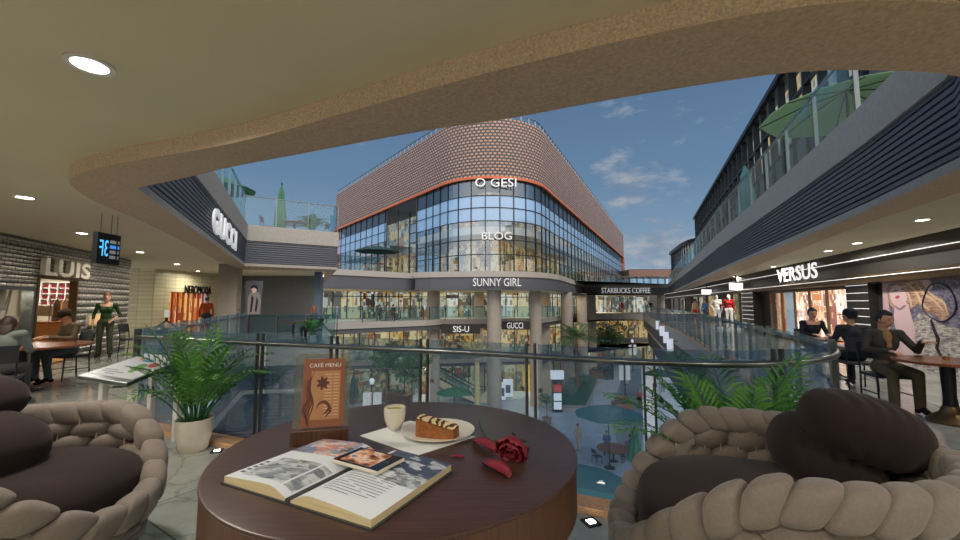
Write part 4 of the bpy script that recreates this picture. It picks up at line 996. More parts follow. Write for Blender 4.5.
# ------------------------------------------------------------------ woven lounge chairs
pb('weave', lin(126, 115, 107), .75, var=.10, vs_=90, bump=.25, bs=240, spec=.3, sheen=.2); pb('weave_cord', lin(176, 152, 122), .7)
pb('cushion', lin(47, 36, 35), .9, var=.06, vs_=70, bump=.2, bs=380, spec=.15, sheen=.08)
def wrinkled(mb, c, r, rot, seed, amp=.007, nu=170, nv=64, p=.8, waves=9):
    o = len(mb.v); mb.ell((0, 0, 0), r, None, nu, nv, p=p); rnd = random.Random(seed); ph = [rnd.uniform(0, 6) for _ in range(8)]
    for i in range(o, len(mb.v)):
        x, y, z = mb.v[i]; q = Vector((x / r[0], y / r[1], z / r[2]))
        d = amp * math.sin(waves * q.x + 1.3 * math.sin(3 * q.y + ph[0]) + ph[1]) * (1 - .8 * abs(q.x)) * (.5 + .5 * math.sin(2.3 * q.z + ph[2])) + amp * .5 * math.sin(17 * q.x + 2 * math.sin(4 * q.z + ph[3]) + ph[4]) * math.exp(-((q.x + .5) / .4) ** 2)
        nrm = Vector((q.x / r[0], q.y / r[1], q.z / r[2])).normalized()
        v = Vector((x, y, z)) + nrm * d; mb.v[i] = tuple(rot @ v + Vector(c))
    return mb
def lounge_chair(label, loc, face, n_rim=27, lo=.48, hi=.91, cush=.47):
    e = thing('lounge_chair', label, 'armchair', (loc[0], loc[1], 0), face)
    def sm(x): x = min(max(x, 0), 1); return x * x * (3 - 2 * x)
    def rim(phi):
        a = abs((phi + math.pi) % (2 * math.pi) - math.pi); return lo + (hi - lo) * sm((a - .15) / 1.3) + .035 * sm(a / .8) * math.cos(phi + math.pi / 2 + face)
    RR = .575
    def frame(phi, r, z, dz=0):
        tan = Vector((-math.sin(phi) * r, math.cos(phi) * r, dz)).normalized(); rad = Vector((math.cos(phi), math.sin(phi), 0)); upv = rad.cross(tan).normalized(); 
        return Matrix((tan, rad, -upv if upv.z < 0 else upv)).transposed()
    mb = MB(); n = n_rim; q_ = 27 / n
    for k in range(n):
        ph = 2 * math.pi * k / n; z = rim(ph) - .05; dz = (rim(ph + .05) - rim(ph - .05)) / .1
        F3 = frame(ph, RR, z, dz) @ Matrix(((1, -.30, .55), (0, 1, 0), (0, 0, 1)))
        mb.ell((math.cos(ph) * RR, math.sin(ph) * RR, z), (.086 * q_, .062, .068), F3, 24, 16, p=.66)
    mb.build('rim', 'weave', e, smooth=180, world=False)
    mb = MB(); rows = 8; np2 = 17 if n_rim < 30 else 20
    for j in range(rows):
        f = (j + .35) / rows
        for k in range(np2):
            ph = 2 * math.pi * (k + .5 * (j % 2)) / np2; top = rim(ph) - .085; z = .05 + (top - .05) * f; r = .44 + .115 * math.sin(f * 1.5)
            dz = (rim(ph + .05) - rim(ph - .05)) / .1 * f
            F3 = frame(ph, r, z, dz) @ Matrix.Rotation(R_(9), 3, 'Y')
            mb.ell((math.cos(ph) * r, math.sin(ph) * r, z), (2.07 / np2, .044, .5 * (top - .05) / rows * 1.30), F3, 18, 10, p=.9)
    mb.build('woven_wall', 'weave', e, smooth=180, world=False)
    mb = MB()
    for k in range(np2 * 2):
        ph = 2 * math.pi * (k + .5) / (np2 * 2); top = rim(ph) - .06
        for o in (.034, -.034):
            mb.tube([(math.cos(ph) * (.44 + .115 * math.sin(f * 1.5) + o * .8), math.sin(ph) * (.44 + .115 * math.sin(f * 1.5) + o * .8), .05 + (top - .05) * f) for f in (0, .25, .5, .75, 1)], .0038, 5)
    mb.build('cord', 'weave_cord', e, smooth=60, world=False)
    V = []; n = 72
    for k in range(n):
        ph = 2 * math.pi * k / n; top = rim(ph) - .06
        for f in (0, .33, .66, 1): r = .44 + .115 * math.sin(f * 1.5); V.append((math.cos(ph) * r, math.sin(ph) * r, .05 + (top - .05) * f))
    MB().add(V, [(k * 4 + j, ((k + 1) % n) * 4 + j, ((k + 1) % n) * 4 + j + 1, k * 4 + j + 1) for k in range(n) for j in range(3)]).build('lining', 'cushion', e, smooth=180, world=False)
    MB().lathe([(.40, 0), (.42, .05), (.40, .1), (0, .1)], 40).build('base', 'black_metal', e, smooth=40, world=False)
    mb = MB(); wrinkled(mb, (.0, 0, cush), (.50, .49, .17), Matrix.Identity(3), 5, .002, p=.78, waves=4); mb.build('seat_cushion', 'cushion', e, smooth=180, world=False)
    return e
LC, RCH = (-2.3, 2.0), (1.20, 1.76)
lounge_chair('woven rope tub chair left of the round table, dark brown cushions', LC, R_(5), hi=.855, cush=.50)
lounge_chair('woven rope tub chair right of the round table before the palm', RCH, R_(162), 34, hi=.88, cush=.535)
def pillow(label, c, r, rot, seed):
    e = thing('bolster_pillow', label, 'pillow', c); mb = MB(); wrinkled(mb, c, r, Euler(rot).to_matrix(), seed, .0045, waves=24); mb.build('cushion', 'cushion', e, smooth=180); return e
pillow('plump dark brown pillow on top, in the right chair', Pd(861, 428, 1.70), (.212, .17, .134), (R_(6), R_(15), R_(-16)), 1)
pillow('dark brown pillow under the plump one in the right chair', Pd(822, 453, 1.84), (.20, .22, .142), (R_(4), R_(20), R_(-28)), 2)
pillow('upper dark brown pillow at the back of the left chair', (-2.64, 2.08, .97), (.24, .2, .12), (0, R_(12), R_(10)), 3)
pillow('lower dark brown pillow at the back of the left chair', (-2.50, 1.96, .77), (.36, .25, .16), (0, R_(8), R_(0)), 4)

# ------------------------------------------------------------------ potted palms
pb('leaf', lin(84, 138, 56), .5, var=.35, vs_=5, spec=.4); pb('leaf_dark', lin(44, 92, 40), .5, var=.3, vs_=5); pb('pot_stone', lin(214, 206, 190), .7, var=.06, vs_=12, bump=.1); pb('soil', lin(46, 36, 28), .95)
def palm_foliage(mb, stem_mb, rnd, n, L, el0=(66, 88), bend=(45, 85), leaf=.26, z0=0, spread=.05, nl=17, wid=.0085, az=None):
    for k in range(n):
        a = (az[k] if az else 2 * math.pi * (k * .381966) + rnd.uniform(-.3, .3)); el = R_(rnd.uniform(*el0)); bd = R_(rnd.uniform(*bend)); l = L * rnd.uniform(.65, 1.05)
        p = Vector((math.cos(a) * rnd.uniform(.2, 1) * spread, math.sin(a) * rnd.uniform(.2, 1) * spread, z0)); pts = [p.copy()]; S = 14
        for i in range(S):
            e = el - bd * ((i + 1) / S) ** 1.7; p = p + Vector((math.cos(a) * math.cos(e), math.sin(a) * math.cos(e), math.sin(e))) * (l / S); pts.append(p.copy())
        stem_mb.tube(pts, [.006 * (1 - .75 * i / S) + .001 for i in range(S + 1)], 5)
        for j in range(nl):
            f = .30 + .69 * j / (nl - 1); x = f * S; i = min(int(x), S - 1); q = pts[i].lerp(pts[i + 1], x - i); d = (pts[i + 1] - pts[i]).normalized()
            side = d.cross(Vector((0, 0, 1))); side = side.normalized() if side.length > .05 else Vector((-math.sin(a), math.cos(a), 0)); up_ = side.cross(d).normalized()
            ll = leaf * (math.sin(math.pi * (.18 + .72 * (f - .3) / .7)) ** .8) * rnd.uniform(.85, 1.1)
            for s in (-1, 1):
                dr = (side * s * .82 + d * (.55 + .5 * (f - .3)) + up_ * .22).normalized(); t1 = q + dr * ll * .5; t2 = q + dr * ll + Vector((0, 0, -ll * .22)); wv_ = dr.cross(up_).normalized() * wid * (1 + ll); nrm = up_ * wid * .4
                mb.add([q, t1 + wv_ + nrm, t1 - nrm * .2, t1 - wv_ + nrm, t2], [(0, 2, 1), (0, 3, 2), (1, 2, 4), (2, 3, 4)])
def potted_palm(label, loc, pr_, ph_, n, L, seed, **kw):
    e = thing('potted_palm', label, 'plant', loc); rnd = random.Random(seed)
    MB().lathe([(pr_ * .68, 0), (pr_ * .74, .01), (pr_ * .95, ph_ * .6), (pr_, ph_), (pr_ * .90, ph_), (pr_ * .88, ph_ * .9), (0, ph_ * .88)], 32, cap=False).build('pot', 'pot_stone', e, smooth=40, world=False)
    MB().lathe([(0, ph_ * .9), (pr_ * .9, ph_ * .9)], 24, cap=False).build('soil', 'soil', e, world=False)
    mb, sb = MB(), MB(); palm_foliage(mb, sb, rnd, n, L, z0=ph_ * .88, spread=pr_ * .6, **kw)
    mb.build('foliage', 'leaf', e, world=False); sb.build('stems', 'stem_green', e, smooth=60, world=False)
    return e
pl = Pz(193, 450, 0)
potted_palm('feathery palm in a pale stone pot beside the curved glass balustrade', (pl.x, pl.y, 0), .165, .31, 34, .98, 3, leaf=.21, wid=.0115, nl=13, el0=(54, 89), bend=(20, 80))
potted_palm('feathery palm in a pale pot behind the right tub chair', (1.58, 2.5, 0), .13, .3, 20, .95, 9, leaf=.25, wid=.011, nl=15, el0=(52, 86), bend=(20, 62), az=[R_(a) for a in (0, 178, 20, 165, -15, 190, 90, 8, 172, 30, 155, 60, 120, -10, 185, 12, 170, 75, 105, 40)])

# ------------------------------------------------------------------ floor lights, display stand
for (x, y, lb) in ((591, 523, 'square light set into the floor beside the right chair'), (217, 451.5, 'square light set into the floor beside the potted palm')):
    p = Pz(x, y, 0); e = thing('floor_light', lb, 'floor light', p, R_(20)); MB().box((0, 0, .005), (.10, .10, .01)).build('frame', 'dark_metal', e, world=False); MB().box((0, 0, .0108), (.05, .05, .0015)).build('lens', 'lamp', e, world=False)
FL, FR, BLc, BRc = Vector((-3.73, 3.77, .78)), Vector((-3.03, 3.5, .765)), Vector((-3.87, 4.69, .875)), Vector((-3.17, 4.42, .86))
ds = thing('display_stand', 'slanted white information panel on two white legs near left railing', 'display stand', (-3.45, 4.1, 0))
th = Vector((0, 0, -.035)); mb = MB(); mb.add([FL, FR, BRc, BLc, FL + th, FR + th, BRc + th, BLc + th], [(0, 1, 2, 3), (7, 6, 5, 4), (0, 4, 5, 1), (1, 5, 6, 2), (2, 6, 7, 3), (3, 7, 4, 0)]); mb.build('frame', 'steel', ds, bevel=.006)
def dsp(a, b, l=.002): return FL + (FR - FL) * a + (BLc - FL) * b + Vector((0, 0, l))
def dq(nm, m, a0, a1, b0, b1, l, poly=None):
    pts = poly or [(a0, b0), (a1, b0), (a1, b1), (a0, b1)]; MB().add([dsp(a, b, l) for a, b in pts], [tuple(range(len(pts)))]).build(nm, m, ds)
pb('panel_white', lin(226, 226, 232), .35); pb('print_green', lin(100, 170, 60), .5); pb('print_red', lin(200, 60, 60), .5); pb('print_blue', lin(70, 150, 190), .5); pb('print_orange', lin(220, 150, 70), .5)
dq('panel', 'panel_white', .05, .96, .10, .97, .002)
pg = lambda ca, cb, ra, rb, tw=0: [(ca + ra * math.cos(t_ + tw) * (1 + .2 * math.sin(3 * t_)), cb + rb * math.sin(t_) * (1 + .2 * math.cos(2 * t_))) for t_ in [2 * math.pi * k / 18 for k in range(18)]]
dq('printed_shape', 'print_green', 0, 0, 0, 0, .0035, pg(.62, .42, .10, .20, .6)); dq('printed_shape', 'print_red', 0, 0, 0, 0, .0045, pg(.76, .56, .10, .10, .3)); dq('printed_shape', 'print_blue', 0, 0, 0, 0, .0045, pg(.46, .70, .10, .07)); dq('printed_shape', 'print_orange', 0, 0, 0, 0, .004, pg(.34, .72, .08, .05))
mb = MB()
for a0, a1, b in ((.15, .6, .22), (.12, .4, .28), (.3, .5, .16)): mb.add([dsp(a0, b, .004), dsp(a1, b, .004), dsp(a1, b + .015, .004), dsp(a0, b + .015, .004)], [(0, 1, 2, 3)])
mb.build('printed_text', 'ink', ds)
for a in (.34, .92):
    p = dsp(a, .12, -.03); MB().box((p.x, p.y + .02, p.z / 2), (.065, .05, p.z), R_(-21)).build('leg', 'white', ds, bevel=.004)
    p2 = dsp(a, .9, -.03); MB().box((p2.x, p2.y, p2.z / 2), (.065, .05, p2.z), R_(-21)).build('leg', 'white', ds, bevel=.004)
# ------------------------------------------------------------------ cafe furniture on the gallery
pb('chair_dark', lin(34, 36, 40), .5, metal=.2); pb('chair_pad', lin(44, 46, 52), .7)
wood('bistro_wood', lin(96, 48, 26), lin(150, 84, 46), (3, 18, 18), .25)
def cafe_chair(label, loc, rz, group=None, seat_h=.46, back=.88):
    """faces +Y locally"""
    e = thing('cafe_chair', label, 'chair', loc, rz, group); w_, d_ = .42, .42
    MB().box((0, 0, seat_h - .02), (w_, d_, .045)).build('seat', 'chair_pad', e, world=False, bevel=.012)
    mb = MB(); n = 8; V = []
    for i in range(n + 1):
        x = (i / n - .5) * w_; y = -d_ / 2 - .03 - .04 * (1 - (2 * i / n - 1) ** 2)
        for z, o in ((back - .24, .02), (back, -.03)): V += [(x, y + o, z), (x, y + o + .018, z)]
    F = []
    for i in range(n): a = i * 4; b = a + 4; F += [(a, b, b + 2, a + 2), (a + 1, a + 3, b + 3, b + 1), (a + 2, b + 2, b + 3, a + 3), (a, a + 1, b + 1, b)]
    F += [(0, 2, 3, 1), (n * 4, n * 4 + 1, n * 4 + 3, n * 4 + 2)]
    mb.add(V, F).build('backrest', 'chair_pad', e, world=False, smooth=40)
    for s in (-1, 1):
        MB().tube([(s * w_ * .46, d_ * .46, 0), (s * w_ * .46, d_ * .42, seat_h - .03)], .012, 8).build('leg', 'chair_dark', e, world=False, smooth=60)
        MB().tube([(s * w_ * .46, -d_ * .52, 0), (s * w_ * .46, -d_ * .46, seat_h), (s * w_ * .47, -d_ * .5 - .03, back - .05)], .012, 8).build('leg', 'chair_dark', e, world=False, smooth=60)
        MB().tube([(s * w_ * .46, d_ * .44, .2), (s * w_ * .46, -d_ * .48, .2)], .008, 6).build('side_rail', 'chair_dark', e, world=False)
    return e
def cafe_table(label, loc, r, h=.75, bell=False, group=None):
    e = thing('cafe_table', label, 'table', loc, 0, group)
    MB().lathe([(0, h - .035), (r - .02, h - .035), (r, h - .025), (r, h - .006), (r - .006, h), (0, h)], 48, cap=False).build('table_top', 'bistro_wood', e, world=False, smooth=40)
    MB().lathe([(.05, .1), (.05, h - .035)] if not bell else [(.075, .12), (.06, .3), (.07, h - .035)], 20).build('post', 'black_metal' if not bell else 'dark_metal', e, world=False, smooth=40)
    MB().lathe([(.28, 0), (.28, .015), (.06, .05), (.05, .1)] if not bell else [(.21, 0), (.22, .03), (.17, .08), (.10, .13), (.075, .2)], 32).build('base', 'black_metal' if not bell else 'bronze', e, world=False, smooth=40)
    return e
def tumbler(label, x, y, z, group=None):
    e = thing('drinking_glass', label, 'glass', (x, y, z), 0, group)
    MB().lathe([(.03, .002), (.037, .09), (.034, .09), (.028, .01), (0, .01)], 16, cap=False).build('body', 'clear_glass', e, world=False, smooth=40); MB().lathe([(0, .011), (.029, .011), (.032, .055), (0, .055)], 16, cap=False).build('drink', 'tea_amber', e, world=False, smooth=40)
pb('tea_amber', lin(170, 120, 60), .1)

# ------------------------------------------------------------------ people
def skinmat(n, c): pb(n, c, .55, var=.04, vs_=20, spec=.35)
skinmat('skin_a', lin(196, 146, 116)); skinmat('skin_b', lin(214, 170, 142)); pb('mouth', lin(150, 84, 74), .5); pb('eye', lin(30, 24, 22), .3)
pb('hair_black', lin(26, 22, 22), .5, var=.2, vs_=60, bump=.4, bs=120); pb('hair_brown', lin(46, 30, 22), .55, var=.3, vs_=60, bump=.5, bs=100); pb('hair_auburn', lin(140, 86, 56), .55, var=.25, vs_=60, bump=.3, bs=120)
def cloth(n, c, var=.12): pb(n, c, .9, var=var, vs_=9, bump=.4, bs=26, spec=.15)
for n, c in dict(suit=(70, 66, 62), suit_trouser=(96, 86, 66), shirt_gold=(160, 128, 84), jacket_brown=(112, 98, 80), jeans=(86, 92, 98), hoodie=(112, 118, 114), green_top=(52, 76, 44), green_trouser=(74, 80, 60), shoe=(34, 30, 30), maroon=(110, 36, 40), rust_top=(150, 66, 32), dark_top=(36, 40, 46), black_coat=(52, 54, 58), grey_trouser=(84, 84, 86), white_top=(206, 200, 194), red_top=(170, 40, 40), blue_top=(90, 116, 150), beige_top=(178, 158, 128), mannequin=(226, 220, 214), cap_dark=(40, 42, 48), cap_brown=(58, 46, 38)).items(): cloth(n, lin(*c))
def sdf_cap(P, a, b, ra, rb):
    a = np.array(a); b = np.array(b); ab = b - a; t_ = np.clip(((P - a) @ ab) / max(ab @ ab, 1e-9), 0, 1)
    return np.linalg.norm(P - (a + t_[:, None] * ab), axis=1) - (ra + (rb - ra) * t_)
STAND = dict(pelvis=(0, 0, .95), belly=(0, .01, 1.09), chest=(0, 0, 1.27), neck=(0, -.01, 1.44), head=(0, .015, 1.60), shL=(-.17, -.01, 1.395), shR=(.17, -.01, 1.395), elL=(-.235, -.03, 1.12), elR=(.235, -.03, 1.12), wrL=(-.23, .06, .88), wrR=(.23, .06, .88), hdL=(0, .25, -1), hdR=(0, .25, -1), hipL=(-.09, 0, .92), hipR=(.09, 0, .92), knL=(-.10, .02, .50), knR=(.10, .02, .50), anL=(-.105, -.03, .085), anR=(.105, -.03, .085), toL=(-.12, .12, .03), toR=(.12, .12, .03))
SIT = dict(STAND, pelvis=(0, 0, .57), belly=(0, .0, .72), chest=(0, .02, .90), neck=(0, .03, 1.07), head=(0, .07, 1.225), shL=(-.175, .02, 1.02), shR=(.175, .02, 1.02), elL=(-.24, .10, .78), elR=(.24, .10, .78), wrL=(-.14, .33, .80), wrR=(.14, .33, .80), hdL=(.3, 1, 0), hdR=(-.3, 1, 0), hipL=(-.09, .02, .55), hipR=(.09, .02, .55), knL=(-.13, .43, .52), knR=(.13, .43, .52), anL=(-.13, .42, .085), anR=(.13, .42, .085), toL=(-.14, .57, .03), toR=(.14, .57, .03))
def person(label, loc, rz, J, top, bottom, skin='skin_a', hair='hair_black', hair_style='short', voxel=.011, female=False, yaw=0, nod=0, scale=1., group=None, tie=None, shirt=None, name='person', cat='person', cap=None, bare_arms=False, low_neck=False, sleeve=1.0):
    e = thing(name, label, cat, loc, rz, group); e.scale = (scale,) * 3
    J = {k: np.array(v, float) for k, v in J.items()}; pr = []
    C = lambda a, b, ra, rb, tg: pr.append(('c', np.array(a, float), np.array(b, float), ra, rb, tg))
    HR = Matrix.Rotation(R_(yaw), 3, 'Z') @ Matrix.Rotation(R_(-nod), 3, 'X'); hd = J['head']
    def H(x, y, z): return hd + np.array(HR @ Vector((x, y, z)))
    E_ = []                                                        # ellipsoids: centre, radii, rotation, tag
    E_.append((hd, (.072, .090, .108), HR, 'skin')); E_.append((H(0, .028, -.066), (.052, .056, .052), HR, 'skin')); E_.append((H(0, .05, -.02), (.05, .04, .055), HR, 'skin'))
    C(H(0, .088, .012), H(0, .106, -.022), .009, .013, 'skin'); C(H(-.025, .083, -.058), H(.025, .083, -.058), .008, .008, 'skin')
    for s in (-1, 1): E_.append((H(s * .073, -.005, -.01), (.012, .02, .032), HR, 'skin')); C(H(s * .02, .082, .022), H(s * .045, .074, .02), .009, .008, 'skin')
    C(J['neck'] - np.array((0, 0, .03)), H(0, -.012, -.07), .056, .052, 'skin')
    spine = Vector(J['neck'] - J['pelvis']).normalized(); lat = Vector(J['shR'] - J['shL']).normalized(); fw = spine.cross(lat).normalized(); lat = fw.cross(spine).normalized()
    TR_ = Matrix((lat, fw, spine)).transposed()
    wsc = .88 if female else 1.
    E_.append((J['chest'], (.165 * wsc, .108, .165), TR_, 'top')); E_.append((J['belly'], (.132 * wsc, .098, .15), TR_, 'top')); E_.append((J['pelvis'], (.155, .115, .125), TR_, 'bottom'))
    if female:
        for s in (-1, 1): E_.append((J['chest'] + np.array(lat) * s * .065 + np.array(fw) * .075 + np.array(spine) * .0, (.058, .055, .06), TR_, 'top'))
    upc = J['chest'] + (J['neck'] - J['chest']) * .62
    for s, k in ((-1, 'L'), (1, 'R')):
        sh, el, wr_ = J['sh' + k], J['el' + k], J['wr' + k]
        C(upc, sh, .075, .062, 'skin' if low_neck and bare_arms else 'top'); m_ = el + (wr_ - el) * sleeve
        C(sh, el, .056 * wsc, .045 * wsc, 'skin' if bare_arms else 'top'); C(el, m_, .045 * wsc, .037 * wsc, 'skin' if bare_arms else 'top'); C(el, wr_, .036 * wsc, .026, 'skin')
        d = np.array(Vector(J['hd' + k]).normalized()); dn = np.array(Vector(d).cross(Vector((0, 0, 1)) if abs(d[2]) < .9 else Vector((0, 1, 0))).normalized()); nn_ = np.cross(d, dn) * (-1)
        if abs(d[2]) > .7: side = np.array((0, 1., 0)); side = side - d * (side @ d); side /= np.linalg.norm(side); nn_ = np.array((-s * 1., 0, 0))
        else: side = dn * (-s if False else 1) * (-1 if s > 0 else 1); nn_ = np.array((0, 0, -1.))
        pc_ = wr_ + d * .05; E_.append((pc_, (.042, .05, .016), Matrix([Vector(side), Vector(d), Vector(np.cross(side, d))]).transposed(), 'skin'))
        for i, l in enumerate((.062, .072, .068, .054)):
            b0 = wr_ + d * .092 + side * (1.5 - i) * .020; b1 = b0 + d * l * .55 + nn_ * .010; b2 = b1 + d * l * .42 + nn_ * .026; C(b0 - d * .02, b1, .0095, .009, 'skin'); C(b1, b2, .009, .0075, 'skin')
        t0 = wr_ + d * .03 + side * .028; t1 = t0 + d * .03 + side * .028 + nn_ * .01; C(t0, t1, .013, .011, 'skin'); C(t1, t1 + d * .034 + side * .006 + nn_ * .012, .011, .009, 'skin')
        hp, kn, an, to = J['hip' + k], J['kn' + k], J['an' + k], J['to' + k]; flare = 1.25 if female else 1.1
        C(hp, kn, .090, .064, 'bottom'); C(kn, an + (kn - an) * .05, .062, .050 * flare, 'bottom'); C(an, to, .042, .036, 'shoe'); C(an, an + np.array((0, 0, -.045)) - (to - an) * np.array((.3, .3, 0)), .04, .036, 'shoe'); C(to, to + (to - an) * np.array((.35, .35, 0)), .036, .026, 'shoe')
    if shirt:
        f = np.array(fw); E_.append((J['chest'] + f * .072 + np.array(spine) * .06, (.05, .045, .13), TR_, 'shirt'))
    mb = MB()
    for k_, a, b, ra, rb, tg in pr:
        ax = Vector(b - a); L = ax.length; q = Vector((0, 0, 1)).rotation_difference(ax.normalized()).to_matrix() if L > 1e-6 else Matrix.Identity(3)
        prof = [(ra * math.sin(t_), -ra * math.cos(t_)) for t_ in [math.pi / 2 * i / 4 for i in range(5)]] + [(rb * math.cos(t_), L + rb * math.sin(t_)) for t_ in [math.pi / 2 * i / 4 for i in range(5)]]
        mb.lathe(prof, 14, a, mat=q)
    for c_, r_, m_, tg in E_: mb.ell(c_, r_, m_, 20, 14)
    tmp = mb.build('tmp', 'skin_a'); rm = tmp.modifiers.new('r', 'REMESH'); rm.mode = 'VOXEL'; rm.voxel_size = voxel
    dg = bpy.context.evaluated_depsgraph_get(); me = bpy.data.meshes.new_from_object(tmp.evaluated_get(dg)); om = tmp.data; bpy.data.objects.remove(tmp); bpy.data.meshes.remove(om)
    bm = bmesh.new(); bm.from_mesh(me)
    for _ in range(2): bmesh.ops.smooth_vert(bm, verts=bm.verts, factor=.4, use_axis_x=True, use_axis_y=True, use_axis_z=True)
    bm.to_mesh(me); bm.free()
    n = len(me.polygons); P = np.empty(n * 3); me.polygons.foreach_get('center', P); P = P.reshape(-1, 3)
    tags = ['skin', 'top', 'bottom', 'shoe', 'shirt']; best = np.full(n, 1e9); idx = np.zeros(n, int)
    for k_, a, b, ra, rb, tg in pr:
        v = sdf_cap(P, a, b, ra, rb); m_ = v < best; best[m_] = v[m_]; idx[m_] = tags.index(tg)
    for c_, r_, m_, tg in E_:
        q = (P - np.array(c_)) @ np.array(m_) / np.array(r_); v = (np.linalg.norm(q, axis=1) - 1) * min(r_); m_ = v < best; best[m_] = v[m_]; idx[m_] = tags.index(tg)
    if low_neck:
        z = P[:, 2]; idx[(idx == 1) & (z > J['neck'][2] - .085) & (np.abs(P[:, 0] - J['neck'][0]) < .13)] = 0
    me.name = 'body'; me.materials.clear()
    for m_ in (skin, top, bottom, 'shoe' if name == 'person' else bottom, shirt or top): me.materials.append(M[m_])
    me.polygons.foreach_set('material_index', idx.tolist()); me.shade_smooth(); me.update()
    o = bpy.data.objects.new('body', me); COL.objects.link(o); o.parent = e
    if name == 'mannequin': return e
    if voxel < .014:
        for s in (-1, 1): mb = MB(); mb.ell(H(s * .031, .081, .006), (.011, .007, .006), HR, 8, 6); mb.build('eye', 'eye', e, world=False, smooth=180)
        mb = MB(); mb.ell(H(0, .089, -.058), (.024, .006, .007), HR, 10, 6); mb.build('mouth', 'mouth', e, world=False, smooth=180)
        for s in (-1, 1): mb = MB(); mb.tube([H(s * .016, .088, .026), H(s * .032, .086, .031), H(s * .05, .076, .025)], .0035, 5); mb.build('eyebrow', hair or 'hair_black', e, world=False)
    if hair:
        mb = MB(); V0 = len(mb.v); R3 = (.082, .102, .118); mb.ell((0, 0, 0), R3, None, 26, 18)
        keep = []; 
        for fi, f in enumerate(mb.f):
            c_ = sum((Vector(mb.v[i]) for i in f), Vector()) / len(f)
            face_ = c_.y > .028 and c_.z < .052 + (.018 if hair_style == 'short' else 0) - abs(c_.x) * .25
            low_ = c_.z < (-.055 if hair_style != 'long' else -.095) + max(0, c_.y) * .9
            if not (face_ or low_): keep.append(fi)
        mb.f = [mb.f[i] for i in keep]; mb.m = [0] * len(keep); mb.uv = [None] * len(keep)
        rnd = random.Random(len(label)); lift = [rnd.uniform(-.004, .006) for _ in mb.v]
        mb.v = [tuple(H(*(Vector(v) * (1 + l * 8) + Vector((0, -.010, .012))))) for v, l in zip(mb.v, lift)]
        used = sorted({i for f in mb.f for i in f}); mp = {u: i for i, u in enumerate(used)}; mb.v = [mb.v[u] for u in used]; mb.f = [tuple(mp[i] for i in f) for f in mb.f]
        o = mb.build('hair', hair, e, world=False, smooth=180); so = o.modifiers.new('thick', 'SOLIDIFY'); so.thickness = .012; so.offset = -1
        if hair_style == 'bun': MB().ell(H(0, -.10, .06), (.04, .04, .036), HR).build('hair_bun', hair, e, world=False, smooth=180)
        if hair_style == 'long': MB().ell(H(0, -.05, -.09), (.085, .06, .13), HR, p=.85).build('hair_back', hair, e, world=False, smooth=180)
    if cap:
        mb = MB(); mb.lathe([(.088, .012), (.094, .05), (.086, .095), (.05, .128), (0, .135)], 24, mat=Matrix.Identity(3)); mb.lathe([(.088, .012), (.094, .022), (.094, .03), (.088, .035)], 24)
        mb.add([(-.07, .06, .02), (.07, .06, .02), (.055, .15, .008), (0, .165, .006), (-.055, .15, .008), (-.07, .06, .028), (.07, .06, .028), (.055, .15, .016), (0, .165, .014), (-.055, .15, .016)], [(0, 1, 2, 3, 4), (9, 8, 7, 6, 5), (0, 5, 6, 1), (1, 6, 7, 2), (2, 7, 8, 3), (3, 8, 9, 4), (4, 9, 5, 0)])
        mb.v = [tuple(H(v[0], v[1] * 1.12 - .012, v[2] + .004)) for v in mb.v]; mb.build('cap', cap, e, world=False, smooth=50)
    if tie:
        f = np.array(fw); s_ = np.array(spine); a = J['neck'] + f * .068 - s_ * .05; b = J['chest'] + f * .116 + s_ * .0; lt_ = np.array(lat)
        pts = [(a, .016), (a - s_ * .03 + f * .018, .013), (J['chest'] + f * .121 + s_ * .05, .024), (b + f * .004 - s_ * .06, .030)]; mb = MB(); V = []
        for p, w_ in pts: V += [p - lt_ * w_, p + lt_ * w_, p + lt_ * w_ * .6 + f * .008, p - lt_ * w_ * .6 + f * .008]
        mb.add(V, [(i * 4 + j, i * 4 + (j + 1) % 4, i * 4 + 4 + (j + 1) % 4, i * 4 + 4 + j) for i in range(3) for j in range(4)] + [(0, 3, 2, 1), (12, 13, 14, 15)]); mb.build('tie', tie, e, world=False)
    return e
def face(dx, dy): return math.atan2(-dx, dy)          # heading so that local +Y points along (dx, dy)
J_ = lambda base, **k: dict(base, **k)
# left cafe table: man in cap and a person with their back to us
cafe_table('round reddish wood cafe table near the scaled shop wall', (-7.6, 6.75, 0), .86)
cafe_chair('dark cafe chair under the man in brown jacket', (-7.86, 7.78, 0), face(-.3, -.95))
person('seated man in brown jacket, jeans and dark cap at left table', (-7.86, 7.78, 0), face(-.3, -.95), J_(SIT, head=(0, .12, 1.20), neck=(0, .06, 1.06), chest=(0, .05, .90), wrL=(-.10, .36, .82), wrR=(.12, .36, .82), anL=(-.15, .36, .085), toL=(-.16, .50, .03)), 'jacket_brown', 'jeans', 'skin_a', 'hair_brown', cap='cap_brown', nod=24, yaw=8, voxel=.011)
cafe_chair('dark cafe chair with its back to us beside left pillows', (-6.55, 5.55, 0), face(-.6, .8))
person('seated person in grey hoodie seen from behind, curly dark hair', (-6.55, 5.55, 0), face(-.55, .84), J_(SIT, head=(0, .14, 1.14), neck=(0, .08, 1.03), chest=(0, .04, .88)), 'hoodie', 'grey_trouser', 'skin_a', 'hair_brown', hair_style='long', nod=20, voxel=.012)
for i, (x, y) in enumerate(((-7.5, 6.3), (-7.36, 6.42), (-7.6, 6.5))): tumbler('small amber filled drinking glass on the left cafe table', x, y, .751, 'glasses on the left cafe table')
